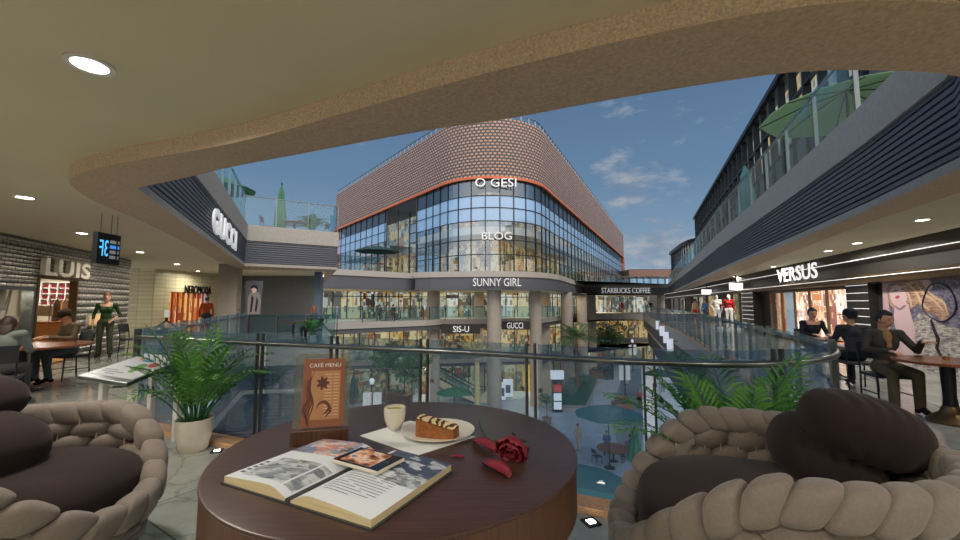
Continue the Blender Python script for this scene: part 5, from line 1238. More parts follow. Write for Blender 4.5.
# walking woman
wp = Pz(103, 357, 0)
person('woman standing in dark green top and olive trousers by scaled wall', (wp.x, wp.y, 0), face(.55, -.85), J_(STAND, anL=(-.15, .10, .085), toL=(-.17, .24, .03), knL=(-.12, .10, .50), elL=(-.27, -.10, 1.13), wrL=(-.18, .08, 1.02), hdL=(.5, .7, -.5), elR=(.26, -.06, 1.12), wrR=(.24, .10, .90)), 'green_top', 'green_trouser', 'skin_b', 'hair_auburn', hair_style='bun', female=True, voxel=.011, sleeve=.45, low_neck=True, yaw=10, scale=1.0)
# second left table
t2 = Pd(152, 330, 10.4)
cafe_table('small dark table beyond the display stand by the left railing', (-9.05, 11.6, 0), .48)
cafe_chair('dark cafe chair at the small table beyond the walking woman', (-9.75, 11.35, 0), face(.95, .2))
ea = thing('table_easel', 'black folded menu easel standing on the small dark table', 'stand', (-8.95, 11.5, .75))
mb = MB()
for s in (-1, 1): mb.box((s * .16, 0, .10), (.40, .02, .04), mat=Matrix.Rotation(R_(s * 32), 3, 'Y'))
mb.box((0, 0, .32), (.06, .03, .3)); mb.build('frame', 'black_metal', ea, world=False); MB().box((.02, -.02, .40), (.16, .015, .22)).build('card', 'white', ea, world=False)
# person before the orange shop
op = Pd(206, 320, 17.2)
person('person in rust coloured top standing before the orange lit shop', (op.x, op.y, 0), face(-.6, .8), STAND, 'rust_top', 'black_coat', 'skin_a', 'hair_black', voxel=.018)
# right cafe tables
cafe_table('round wood cafe table with brass bell foot at far right', (5.72, 4.98, 0), .50, bell=True)
cafe_chair('dark cafe chair under the man in the dark suit', (5.72, 5.74, 0), face(-.3, -.95))
person('seated man in dark suit with gold shirt and tie, one hand raised', (5.72, 5.74, 0), face(-.34, -.94), J_(SIT, elL=(-.30, .12, .80), wrL=(-.22, .37, .93), hdL=(-.5, .8, .25), elR=(.25, .10, .80), wrR=(.10, .34, .80), anL=(-.16, .36, .085), toL=(-.18, .5, .03)), 'suit', 'suit_trouser', 'skin_a', 'hair_black', tie='shirt_gold', shirt='shirt_gold', nod=14, yaw=30, voxel=.009)
tumbler('short tumbler with an amber drink before the man in suit', 5.62, 4.9, .751); tumbler('second tumbler at the right edge of the bell foot table', 5.86, 4.86, .751)
cafe_chair('empty dark cafe chair at the right end of the bell foot table', (6.3, 4.62, 0), face(-.85, .5))
cafe_table('cafe table between the woman in black and the capped man', (6.95, 7.95, 0), .46)
cafe_chair('dark cafe chair under the capped man with his back to us', (6.42, 6.95, 0), face(.35, .93))
person('seated person in dark coat and cap with their back to us', (6.42, 6.95, 0), face(.30, .95), J_(SIT, wrL=(-.16, .36, .82)), 'black_coat', 'dark_top', 'skin_a', 'hair_black', cap='cap_dark', yaw=38, voxel=.012)
cafe_chair('dark blue cafe chair under the woman facing the lit windows', (7.15, 8.7, 0), face(-.2, -1))
person('woman in black top with wide neckline seated behind the railing end', (7.15, 8.7, 0), face(-.25, -1), SIT, 'dark_top', 'black_coat', 'skin_a', 'hair_brown', female=True, low_neck=True, voxel=.012, nod=10)
tumbler('small glass on the table of the capped person', 6.9, 7.8, .751)

# ------------------------------------------------------------------ left shop goods
def shelf_unit(label, s, o, z0, rz):
    c = PL(s, o, z0); e = thing('wall_shelf', label, 'shelf', c, rz)
    mb = MB()
    for k in range(5): mb.box((0, 0, k * .165), (1.15, .26, .02))
    for k in range(7): mb.box((-.56 + k * .187, 0, .33), (.02, .26, .66))
    mb.box((0, -.0, .33), (1.15, .01, .66)); mb.build('frame', 'white', e, world=False)
    for i in range(4):
        for j in range(6): MB().box((-.47 + j * .187, .0, .06 + i * .165), (.12, .2, .09)).build('red_box', 'maroon', e, world=False)
sd = sum(door) / 2
shelf_unit('white cubby shelf of dark red boxes inside the lit doorway', door[1] + 2.2, 1.6, 1.39, rzl + math.pi / 2)
pb('lamp_shade', lin(240, 190, 140), .6, emit=.5, ecol=lin(250, 200, 140))
e = thing('shop_counter', 'light wood counter inside the lit left shop', 'counter', PL(door[1] + 1.3, 1.35, 0), rzl + math.pi / 2); MB().box((0, 0, .45), (1.3, .5, .9)).build('body', 'wood_light', e, world=False); MB().box((0, 0, .92), (1.36, .56, .04)).build('top', 'wood_mid', e, world=False)
e = thing('clothes_rail', 'rail of hanging tan clothes inside the lit left shop', 'rail', PL(door[1] + 1.7, .75, 0), rzl + math.pi / 2)
MB().tube([(-.6, 0, 0), (-.6, 0, 1.6), (.6, 0, 1.6), (.6, 0, 0)], .015, 8).build('frame', 'bronze', e, world=False)
for k in range(6):
    mb = MB(); x = -.45 + k * .18; mb.add([(x - .01, -.2, .75), (x + .03, -.18, .75), (x + .03, .18, .75), (x - .01, .2, .75), (x - .005, -.16, 1.45), (x + .02, -.14, 1.45), (x + .02, .14, 1.45), (x - .005, .16, 1.45), (x + .005, 0, 1.58)], [(0, 1, 5, 4), (1, 2, 6, 5), (2, 3, 7, 6), (3, 0, 4, 7), (4, 5, 8), (5, 6, 8), (6, 7, 8), (7, 4, 8), (3, 2, 1, 0)]); mb.build('garment', ['beige_top', 'wood_light', 'jacket_brown'][k % 3], e, world=False)
# gnarled branch in the show window, white niche on the wall
br = PL(sA(14), .25, .15); e = thing('bare_branch', 'dark bare branch with forked arms in the left show window', 'branch', br)
MB().tube([(0, 0, 0), (.03, 0, .5), (-.04, 0, .85)], [.07, .06, .045], 8).build('trunk', 'hair_brown', e, world=False, smooth=60)
for s, h in ((-1, .55), (1, .75)): MB().tube([(-.02, 0, .8), (wl.x * s * .22, wl.y * s * .22, .95), (wl.x * s * .30, wl.y * s * .30, 1.1), (wl.x * s * .42, wl.y * s * .42, .85 + h)], [.045, .04, .035, .02], 8).build('arm', 'hair_brown', e, world=False, smooth=60)
a, b = sA(90), sA(102); zc = 1.0
e = thing('wall_niche', 'small lit white display niche set in the scaled wall', 'niche', PL((a + b) / 2, -.02, zc)); MB().box((0, 0, 0), (b - a, .06, .34), rzl).build('frame', 'white', e, world=False); MB().box((nl.x * -.035, nl.y * -.035, 0), (b - a - .08, .01, .26), rzl).build('lit_back', 'lamp_shade', e, world=False)

# ------------------------------------------------------------------ portrait poster on bracket, left corner column
c = Pd(254, 298, 14.2); e = thing('portrait_poster', 'framed grey poster of a black haired model beside the corner column', 'poster', (c.x, c.y, c.z))
w2, h2 = .62, 1.22; rot = R_(8)
def flatpoly(pts, y, nm, m, par, nw=True): return MB().add([(x, y, z) for x, z in pts], [tuple(range(len(pts)))]).build(nm, m, par, world=False)
ov = lambda cx, cz, rx, rz_, n=20, t0=0: [(cx + rx * math.cos(2 * math.pi * k / n), cz + rz_ * math.sin(2 * math.pi * k / n)) for k in range(n)]
MB().box((0, .02, 0), (w2, .06, h2)).build('frame', 'steel', e, world=False)
MB().box((-.42, .02, .40), (.3, .03, .03)).build('bracket', 'steel', e, world=False); MB().box((-.42, .02, -.42), (.3, .03, .03)).build('bracket', 'steel', e, world=False)
flatpoly([(-.27, -.57), (.27, -.57), (.27, .57), (-.27, .57)], -.012, 'print', 'grey_wall', e)
pb('print_skin', lin(232, 206, 190), .6); pb('print_grey', lin(150, 142, 140), .6); pb('print_dark', lin(36, 32, 34), .6)
flatpoly([(-.20, -.57), (.22, -.57), (.26, -.1), (.20, .16), (.06, .24), (-.10, .22), (-.2, .05)], -.014, 'print_coat', 'print_grey', e)
flatpoly([(-.12, -.5), (-.05, -.5), (.0, .0), (-.08, .12)], -.015, 'print_fold', 'print_dark', e); flatpoly([(.05, -.45), (.12, -.5), (.16, -.1), (.1, .05)], -.015, 'print_fold', 'print_dark', e)
flatpoly(ov(-.0, .30, .085, .12), -.016, 'print_face', 'print_skin', e); flatpoly([(.0 + .13 * math.cos(t_), .34 + .12 * math.sin(t_)) for t_ in [math.pi * k / 12 - .2 for k in range(14)]] + [(-.09, .33), (-.02, .36), (.06, .34), (.10, .28)], -.017, 'print_hair', 'print_dark', e)

# ------------------------------------------------------------------ large fashion poster on the right wall
def pw(px, py, l):
    A2 = WR0 - nr * (.06 + l); d = ray(px, py); return Vector((0, 0, EYE)) + d * ((A2.x * nr.x + A2.y * nr.y) / (d.x * nr.x + d.y * nr.y))
zq = lambda x, y: (860 + x / 6.75, 265 + y / 6.75)
s0_, s1_ = sR(1015), sR(882.5); pcen = PR((s0_ + s1_) / 2, -.03, 1.12)
bp_ = thing('fashion_poster', 'large violet grey fashion poster of a long haired model on right wall', 'poster', pcen)
MB().box(pcen, (abs(s1_ - s0_), .05, 2.0), rzr).build('panel', 'dark_metal', bp_)
photo('poster_bg', [(.2, lin(64, 60, 84)), (.5, lin(104, 98, 122)), (.75, lin(140, 134, 150)), (.9, lin(84, 80, 100))], (9, 9, 1), 2.2)
photo('poster_fur', [(.2, lin(84, 76, 92)), (.45, lin(170, 158, 150)), (.6, lin(214, 206, 196)), (.8, lin(110, 100, 110))], (5, 16, 1), 5.0)
photo('poster_hair', [(.2, lin(110, 76, 66)), (.5, lin(172, 130, 108)), (.7, lin(206, 172, 146)), (.85, lin(140, 98, 84))], (3, 22, 1), 8.0)
pb('poster_strand', lin(214, 184, 156), .5); pb('poster_arm', lin(198, 164, 170), .5)
pb('poster_skin', lin(214, 184, 186), .5); pb('poster_shade', lin(150, 116, 130), .5); pb('poster_lip', lin(168, 60, 84), .5); pb('poster_dark', lin(44, 36, 52), .4)
def pshape(nm, m, pts, l, close=None):
    P = [pw(*zq(x, y), l) for x, y in pts]; A = P[0]
    xs = [p[0] for p in pts]; ys = [p[1] for p in pts]
    uv = [((x - min(xs)) / 300, (y - min(ys)) / 300) for x, y in pts]
    MB().add(P, [tuple(range(len(P)))[::-1]], 0, [tuple(uv[::-1])]).build(nm, m, bp_)
pshape('print_ground', 'poster_bg', [(152, 86), (400, 48), (1050, -40), (1050, 900), (152, 700)], .0)
def crv(pts, n=6):
    out = []; P = [Vector(p) for p in pts]; N = len(P)
    for i in range(N):
        a, b, c_, d = P[i - 1], P[i], P[(i + 1) % N], P[(i + 2) % N]
        for k in range(n):
            t_ = k / n; out.append(tuple(.5 * ((2 * b) + (-a + c_) * t_ + (2 * a - 5 * b + 4 * c_ - d) * t_ ** 2 + (-a + 3 * b - 3 * c_ + d) * t_ ** 3)))
    return out
pshape('print_hair', 'poster_hair', crv([(200, 130), (300, 100), (420, 120), (470, 190), (560, 230), (600, 330), (560, 380), (500, 330), (430, 310), (390, 260), (340, 300), (250, 300), (200, 260)]), .002)
pshape('print_body', 'poster_fur', crv([(350, 420), (400, 330), (470, 330), (540, 400), (640, 420), (760, 500), (780, 780), (340, 780), (330, 560)]), .002)
pshape('print_neck', 'poster_skin', crv([(240, 270), (310, 250), (345, 340), (370, 460), (350, 640), (250, 700), (250, 480), (230, 380)]), .003)
pshape('print_arm', 'poster_arm', crv([(156, 100), (240, 84), (350, 68), (430, 84), (470, 110), (455, 150), (420, 118), (330, 104), (220, 118), (185, 160), (195, 260), (205, 420), (160, 430), (156, 250)]), .004)
pshape('print_face', 'poster_skin', crv([(205, 165), (245, 135), (295, 165), (318, 215), (300, 262), (262, 285), (225, 262), (203, 215)]), .005)
for a_ in ([(310, 118), (380, 170), (420, 250), (470, 300), (462, 306), (410, 262), (368, 184)], [(380, 122), (440, 190), (500, 230), (560, 300), (552, 306), (492, 242), (430, 204)], [(300, 150), (338, 210), (352, 280), (344, 282), (328, 218)], [(430, 150), (500, 205), (570, 250), (590, 320), (582, 318), (560, 262), (494, 218)]): pshape('print_strand', 'poster_strand', crv(a_, 4), .003)
pshape('print_hand', 'poster_skin', crv([(420, 95), (470, 105), (490, 150), (462, 170), (440, 150), (425, 130)]), .005)
pshape('print_eye', 'poster_dark', crv([(220, 180), (238, 170), (258, 170), (240, 177)]), .006); pshape('print_eye', 'poster_dark', crv([(274, 163), (288, 158), (302, 166), (288, 166)]), .006)
pshape('print_lips', 'poster_lip', crv([(236, 220), (252, 206), (268, 212), (256, 228)]), .006); pshape('print_shade', 'poster_shade', crv([(236, 272), (268, 290), (304, 268), (306, 282), (270, 304), (240, 288)]), .0055)
ring = [(535 + (112 + 8 * math.sin(3 * t_)) * math.cos(t_), 250 + (128 + 10 * math.sin(2 * t_)) * math.sin(t_)) for t_ in [2 * math.pi * k / 40 for k in range(41)]]
MB().tube([pw(*zq(x, y), .008) for x, y in ring], .014, 6).build('print_ring', 'poster_dark', bp_, smooth=60)
MB().tube([pw(*zq(x, y), .008) for x, y in ((480, 370), (500, 430), (530, 500), (520, 560), (560, 640))], [.02, .03, .035, .03, .02], 6).build('print_sash', 'poster_dark', bp_, smooth=60)
# ------------------------------------------------------------------ parasols, trees, plants
def canopy_cloth(name, col):
    m = bpy.data.materials.new(name); m.use_nodes = True; m.node_tree.nodes.clear(); t = NT(m.node_tree)
    a = t.n('ShaderNodeBsdfDiffuse', inp={0: tuple(col) + (1,)}).outputs[0]; b = t.n('ShaderNodeBsdfTranslucent', inp={0: tuple(col) + (1,)}).outputs[0]
    t.n('ShaderNodeOutputMaterial', inp={0: t.n('ShaderNodeMixShader', inp={0: .35, 1: a, 2: b}).outputs[0]}); M[name] = m
canopy_cloth('canopy_teal', lin(104, 156, 158)); canopy_cloth('canopy_green', lin(92, 142, 108)); pb('canopy_dark', lin(28, 66, 62), .8, var=.05); canopy_cloth('canopy_pale', lin(176, 218, 184)); pb('bark', lin(120, 100, 74), .9, var=.25, vs_=20, bump=.4); pb('palm_lit_tone', lin(190, 180, 120), .8, var=.2, vs_=8, bump=.3)  # lit palm trunk and fronds: bright light put into their pale yellow colour
pb('leaf_mid', lin(72, 104, 58), .6, var=.35, vs_=3); pb('leaf_grey', lin(120, 138, 120), .7, var=.25, vs_=4); pb('hedge_green', lin(52, 92, 66), .8, var=.4, vs_=6, bump=.8, bs=25); pb('flower_red', lin(190, 60, 64), .6, var=.2); pb('planter_wood', lin(118, 88, 64), .7, var=.2, vs_=6, stretch=(1, 1, 8)); pb('sign_red', lin(190, 60, 56), .5, emit=.25, ecol=lin(200, 70, 60)); pb('banner_yellow', lin(214, 180, 80), .5, emit=.35, ecol=lin(220, 180, 70)); pb('lightbox', lin(226, 230, 236), .4, emit=.45, ecol=lin(220, 228, 240))
def parasol(label, loc, r, h, m, n=8, group=None, drop=.55):
    e = thing('parasol', label, 'parasol', loc, .2, group)
    MB().lathe([(.30, 0), (.30, .05), (.05, .09), (.05, .3)], 16).build('base', 'dark_metal', e, world=False, smooth=40); MB().tube([(0, 0, .05), (0, 0, h)], .03, 8).build('pole', 'dark_metal', e, world=False, smooth=60)
    V = [(0, 0, h)]; F = []
    for ring, (f, z) in enumerate(((.5, h - drop * .42), (1.0, h - drop))):
        for k in range(n * 2):
            a = math.pi * k / n; s = 1.0 if k % 2 == 0 else (.955 if ring else .975); V.append((r * f * s * math.cos(a), r * f * s * math.sin(a), z + (.03 if k % 2 else 0)))
    m_ = n * 2; F = [(0, 1 + k, 1 + (k + 1) % m_) for k in range(m_)] + [(1 + k, 1 + m_ + k, 1 + m_ + (k + 1) % m_, 1 + (k + 1) % m_) for k in range(m_)]
    o = MB().add(V, F).build('canopy', m, e, world=False); so = o.modifiers.new('t', 'SOLIDIFY'); so.thickness = .012
    for k in range(n): a = 2 * math.pi * k / n; MB().tube([(0, 0, h - .05), (r * .5 * math.cos(a), r * .5 * math.sin(a), h - drop * .42 - .03), (r * .98 * math.cos(a), r * .98 * math.sin(a), h - drop - .02)], .011, 5).build('rib', 'dark_metal', e, world=False)
    return e
def folded(label, loc, h, m, group=None, w_=.22):
    e = thing('folded_parasol', label, 'parasol', loc, 0, group)
    MB().lathe([(.28, 0), (.28, .05), (.04, .09)], 16).build('base', 'dark_metal', e, world=False, smooth=40); MB().tube([(0, 0, .05), (0, 0, h)], .028, 8).build('pole', 'dark_metal', e, world=False, smooth=60)
    V = []; n = 16; F = []; prof = [(.03, h - .02), (.35, h - .35), (.5, h - .5), (.42, h - .55), (.8, h - 1.1), (1.0, h - 1.75), (.85, h - 1.85)]
    for r, z in prof:
        for k in range(n): a = 2 * math.pi * k / n; rr = r * w_ * (1 if k % 2 else .72); V.append((rr * math.cos(a), rr * math.sin(a), z))
    F = [(i * n + k, i * n + (k + 1) % n, (i + 1) * n + (k + 1) % n, (i + 1) * n + k) for i in range(len(prof) - 1) for k in range(n)]
    MB().add(V, F).build('canopy', m, e, world=False); return e
def leafball(mb, c, r, n, rnd, size):
    for _ in range(n):
        d = Vector((rnd.gauss(0, 1), rnd.gauss(0, 1), rnd.gauss(0, 1))).normalized(); p = Vector(c) + Vector((d.x * r[0], d.y * r[1], d.z * r[2])) * rnd.uniform(.45, 1.0) ** .5
        u = Vector((rnd.gauss(0, 1), rnd.gauss(0, 1), rnd.gauss(0, 1))).normalized(); v = u.orthogonal().normalized(); s = size * rnd.uniform(.6, 1.3); mb.add([p - u * s, p + v * s * .5, p + u * s, p - v * s * .5], [(0, 1, 2, 3)])
def tree(label, loc, h, r, seed, m='leaf_mid', name='tree', n=900, size=.13, blobs=7, trunk=.09, pot=None):
    e = thing(name, label, 'tree', loc); rnd = random.Random(seed); mb = MB(); z0 = pot or 0
    top = h - r * .9
    MB().tube([(0, 0, z0), (.04, .02, top * .5), (0, 0, top)], [trunk, trunk * .8, trunk * .5], 8).build('trunk', 'bark', e, world=False, smooth=60)
    for k in range(4): a = k * 1.7; MB().tube([(0, 0, top * .75), (math.cos(a) * r * .5, math.sin(a) * r * .5, top + r * .2)], [trunk * .45, trunk * .15], 6).build('branch', 'bark', e, world=False)
    for k in range(blobs): a = 2 * math.pi * k / blobs; q = rnd.uniform(.2, .55) * r; leafball(mb, (math.cos(a) * q, math.sin(a) * q, top + rnd.uniform(-.35, .6) * r), (r * .6, r * .6, r * .5), n // blobs, rnd, size)
    mb.build('crown', m, e, world=False)
    if pot: MB().lathe([(r * .45, 0), (r * .6, pot), (r * .5, pot), (0, pot * .9)], 20, cap=False).build('pot', 'bark', e, world=False, smooth=40)
    return e
def palm_tree(label, loc, h, L, seed, n=16, trunkm='bark', leafm='leaf_mid', tr=.16, **kw):
    e = thing('palm_tree', label, 'tree', loc); rnd = random.Random(seed)
    MB().tube([(0, 0, 0), (.05, 0, h * .5), (0, 0, h)], [tr * 1.2, tr, tr * .8], 10).build('trunk', trunkm, e, world=False, smooth=60)
    mb, sb = MB(), MB(); palm_foliage(mb, sb, rnd, n, L, z0=h, spread=.1, **kw); mb.build('crown', leafm, e, world=False); sb.build('frond_stems', leafm, e, world=False); return e
G_ = lambda x, y: Pz(x, y, GROUND)
def GD(px, d): return Vector(((px - 480) / FPX / math.cos(PITCH) * d * .997, d, GROUND))
# plaza trees and palms
tree('young leafy tree behind the menu stand, left of the columns', GD(388, 34), 6.0, 1.6, 1); tree('fuller young tree left of the first round column', GD(413, 34), 5.6, 1.8, 2, n=1100)
palm_tree('palm with pale lit trunk and thin fronds before second column', GD(477, 32.5), 4.6, 2.6, 4, n=14, trunkm='palm_lit_tone', leafm='palm_lit_tone', tr=.24, leaf=.7, el0=(50, 85), bend=(30, 70), wid=.02, nl=12)
palm_tree('large green palm standing at the hedge beside the last columns', GD(575, 41), 5.2, 2.9, 5, n=22, leaf=.9, el0=(30, 80), bend=(60, 110), wid=.03, nl=14)
tree('broad round dark green tree at the far end of the plaza', GD(607, 60), 6.6, 2.7, 6, n=1600, size=.2, blobs=9)
tree('small potted tree left of the poster totem', GD(545, 31.7), 2.6, .62, 7, n=380, size=.09, trunk=.04, pot=.55)
# hedge bed with its kerb and three shrubs
hp = [G_(548, 411), G_(586, 412), G_(599, 384), G_(588, 378), G_(578, 378)]
e = thing('hedge_bed', 'low clipped green hedge bed with a pale kerb on the plaza', 'hedge', hp[0]); cc_ = sum((Vector(p) for p in hp), Vector()) / len(hp)
MB().prism([V2(p) for p in hp], GROUND + .02, GROUND + .3).build('kerb', 'concrete', e); MB().prism([V2(cc_ + (p - cc_) * .88) for p in hp], GROUND + .3, GROUND + .75).build('hedge', 'hedge_green', e)
for px, py, lb in ((569, 399, 'grey green round shrub at the near end of the hedge bed'), (575, 391, 'grey green round shrub in the middle of the hedge bed'), (582, 385, 'grey green round shrub at the far end of the hedge bed')):
    p = G_(px, py + 4); e = thing('round_shrub', lb, 'shrub', (p.x, p.y, GROUND + .75)); mb = MB(); leafball(mb, (0, 0, .5), (.75, .75, .55), 420, random.Random(px), .10); mb.build('foliage', 'leaf_grey', e, world=False)
# totems, lamps, banners, boxes
def totem(label, loc, w_, h, top_m, mids):
    e = thing('poster_totem', label, 'totem', loc); MB().box((0, 0, h / 2), (w_, .3, h)).build('body', 'dark_metal', e, world=False); n = len(mids); ph_ = (h - .7) / n
    for i, m_ in enumerate(mids): MB().box((0, -.16, .2 + ph_ * (i + .5)), (w_ * .8, .02, ph_ * .86)).build('poster_panel', m_, e, world=False)
    MB().box((0, 0, h + .25), (w_ * 1.3, .6, .7)).build('head_box', top_m, e, world=False); return e
totem('tall black totem with lit poster panels beside the hedge bed', G_(557.5, 412), .85, 2.9, 'lightbox', ['lightbox', 'lightbox', 'sign_red'])
for px, lb in ((370, 'left one of two white plaza pillars with red emblem'), (380, 'right one of two white plaza pillars with red emblem')):
    p = GD(px, 29.5); e = thing('white_pillar', lb, 'pillar', p); MB().box((0, 0, 1.45), (.55, .4, 2.9)).build('body', 'white', e, world=False); MB().box((0, -.21, 1.7), (.25, .02, .7)).build('emblem', 'sign_red', e, world=False)
def lamp_post(label, loc, h, banners=True):
    e = thing('lamp_post', label, 'street lamp', loc); MB().tube([(0, 0, 0), (0, 0, h)], .06, 8).build('post', 'dark_metal', e, world=False, smooth=60); MB().lathe([(.12, 0), (.2, .3), (.1, .42), (0, .45)], 12, (0, 0, h)).build('lantern', 'lightbox', e, world=False, smooth=40)
    if banners:
        for s in (-1, 1): MB().box((s * .32, 0, h - 1.0), (.42, .03, 1.4)).build('banner', 'white', e, world=False)
        MB().box((0, 0, h - .28), (1.1, .04, .04)).build('arm', 'dark_metal', e, world=False)
lamp_post('plaza lamp post with two white banners, nearer one', GD(622, 39), 3.7); lamp_post('plaza lamp post with two white banners, farther one', GD(630.5, 56), 3.9); lamp_post('plaza lamp between the two white pillars', GD(374, 30.5), 3.3, False)
def planter(label, loc, w_, d_, h, flowers=True, rz=0, m='planter_wood'):
    e = thing('planter_box', label, 'planter', loc, rz); MB().box((0, 0, h / 2), (w_, d_, h)).build('box', m, e, world=False, bevel=.02)
    mb = MB(); leafball(mb, (0, 0, h + .15), (w_ * .45, d_ * .45, .25), 200, random.Random(int(w_ * 100)), .08); mb.build('plants', 'hedge_green', e, world=False)
    if flowers: mb = MB(); leafball(mb, (0, 0, h + .32), (w_ * .4, d_ * .4, .2), 160, random.Random(3), .07); mb.build('flowers', 'flower_red', e, world=False)
planter('tiered planter box of red flowers on the pale path', G_(622, 412), 1.5, 1.2, .8); planter('second red flower planter in front of the tiered one', G_(621, 419), 1.9, .8, .45)
planter('wooden planter box at the far side of the hedge bed', G_(598, 378), 1.9, 1.0, 1.0, False); planter('round dark pot of greenery beside the far wooden planter', G_(608.5, 379), 1.0, 1.0, 1.1, False, m='dark_metal')
planter('long reddish wooden bench planter beside the young trees', G_(394, 402), 3.4, 1.0, .8, False, rz=-.5)
for px, py, w_, h, d, m_, lb in ((508, 388, .95, 1.7, 40, 'lightbox', 'white poster board between second and third column'), (503, 391, .5, 1.7, 39.3, 'lightbox', 'narrow white poster board beside the second column'), (365, 346, 1.2, 2.0, 41.2, 'lightbox', 'lit advert panel on the lower gallery, left one'), (373, 346, 1.2, 2.0, 41.2, 'sign_red', 'lit red advert panel on the lower gallery, right one')):
    p = Pd(px, py, d); e = thing('poster_board', lb, 'poster', p); MB().box((0, 0, 0), (w_, .08, h)).build('panel', m_, e, world=False); MB().box((0, -.05, -h * .05), (w_ * .5, .02, h * .45)).build('print', 'grey_wall', e, world=False); MB().box((0, .02, -h / 2 - .02), (w_, .1, .06)).build('foot', 'dark_metal', e, world=False)
p = Pd(526, 376, 41); e = thing('hanging_banner', 'tall lit yellow banner behind the third column', 'banner', p); MB().box((0, 0, 0), (.7, .05, 3.2)).build('cloth', 'banner_yellow', e, world=False); MB().box((0, 0, 1.62), (.8, .06, .06)).build('rod', 'dark_metal', e, world=False)
# escalator
e = thing('escalator', 'tan sided escalator with glass balustrades behind the columns', 'escalator', (-4, 39.2, GROUND)); a, b = Vector((-7.6, 0, -3.95)), Vector((-.4, 0, GROUND + .1))
for y in (38.3, 39.9):
    mb = MB(); P = [(a.x - 1.5, y, a.z - .8), (a.x, y, a.z - .8), (b.x, y, b.z - .05), (b.x + 1.2, y, b.z - .05), (b.x + 1.2, y, b.z + .35), (b.x, y, b.z + .35), (a.x, y, a.z + .15), (a.x - 1.5, y, a.z + .15)]; n = len(P)
    mb.add(P + [(x, y + .12, z) for x, _, z in P], [tuple(range(n))[::-1], tuple(range(n, 2 * n))] + [(i, (i + 1) % n, n + (i + 1) % n, n + i) for i in range(n)]); mb.build('side_panel', 'plaster', e)
    MB().add([(a.x, y + .06, a.z + .15), (b.x, y + .06, b.z + .35), (b.x, y + .06, b.z + 1.1), (a.x, y + .06, a.z + .95)], [(0, 1, 2, 3)]).build('glass_panel', 'rail_glass_far', e)
    MB().tube([(a.x - 1.5, y + .06, a.z + 1.0), (a.x, y + .06, a.z + 1.0), (b.x, y + .06, b.z + 1.12), (b.x + 1.2, y + .06, b.z + 1.12)], .05, 6).build('handrail', 'black_metal', e)
V = []; F = []; n = 20
for i in range(n):
    q = a.lerp(b, i / n); r_ = a.lerp(b, (i + 1) / n); V += [(q.x, 38.4, q.z), (q.x, 39.9, q.z), (r_.x, 39.9, q.z), (r_.x, 38.4, q.z), (r_.x, 38.4, r_.z), (r_.x, 39.9, r_.z)]; k = i * 6; F += [(k, k + 3, k + 2, k + 1), (k + 3, k + 4, k + 5, k + 2)]
MB().add(V, F).build('steps', 'dark_metal', e)
# plaza parasols with their cafe sets
parasol('large open teal parasol over the plaza cafe table', GD(605, 23.6), 1.95, 3.5, 'canopy_teal'); parasol('open teal parasol nearest our balustrade, below the first', GD(578, 16.6), 1.75, 2.8, 'canopy_teal'); folded('folded green parasol beside the plaza cafe table', GD(630, 22.2), 2.75, 'canopy_green', w_=.42); folded('folded dark parasol left of the white plaza pillars', GD(356, 33), 3.6, 'canopy_dark', w_=.45); parasol('small green parasol between the first two columns', GD(455, 33.2), 1.5, 2.6, 'canopy_green'); parasol('dark green parasol at the right edge of the plaza', GD(656, 40), 1.6, 2.9, 'canopy_dark')
tp = GD(609, 24.6); cafe_table('plaza cafe table under the large teal parasol', tp, .95)
for px, d, rz, lb in ((593, 24.2, -1.2, 'cafe chair on the left of the plaza table'), (626, 25.2, 1.3, 'cafe chair on the right of the plaza table'), (603, 26.0, 2.8, 'cafe chair behind the plaza table')): cafe_chair(lb, GD(px, d), rz)
FV = .024
def far_person(label, loc, rz, J, top, bottom, **k): return person(label, loc, rz, J, top, bottom, voxel=FV, **k)
far_person('seated person in blue behind the plaza cafe table', GD(603, 26.0), 2.8, SIT, 'blue_top', 'jeans', hair='hair_brown'); far_person('seated person in brown right of the plaza cafe table', GD(626, 25.2), 1.3, SIT, 'jacket_brown', 'grey_trouser', hair='hair_brown')
far_person('person in pale beige standing left of the plaza cafe table', GD(575, 26.2), -.8, STAND, 'beige_top', 'beige_top', hair='hair_auburn')
WALK = dict(STAND, anL=(-.1, .22, .085), toL=(-.11, .36, .05), knL=(-.1, .16, .52), anR=(.1, -.28, .12), toR=(.1, -.15, .03), knR=(.1, -.02, .50), wrL=(-.22, -.12, .88), wrR=(.22, .22, .92))
for px, py, rz, t_, b_, J, lb in ((640, 409, 3.0, 'rust_top', 'grey_trouser', WALK, 'pedestrian in rust top walking on the pale plaza path'), (378, 398, 2.6, 'white_top', 'jeans', STAND, 'pedestrian in white top beside the white plaza pillars'), (655, 398, .4, 'dark_top', 'black_coat', WALK, 'pedestrian in dark clothes at the right edge of the path'), (663, 392, 2.9, 'white_top', 'dark_top', STAND, 'pedestrian in white top under the right gallery'), (659, 380, .2, 'blue_top', 'jeans', WALK, 'pedestrian in blue walking away near the dark green parasol'), (627, 385, 2.4, 'beige_top', 'white_top', STAND, 'person in pale clothes beside the nearer banner lamp post'), (612, 372, 3.1, 'black_coat', 'dark_top', WALK, 'distant pedestrian in black near the round tree')):
    p = G_(px, py); far_person(lb, p, rz, J, t_, b_)
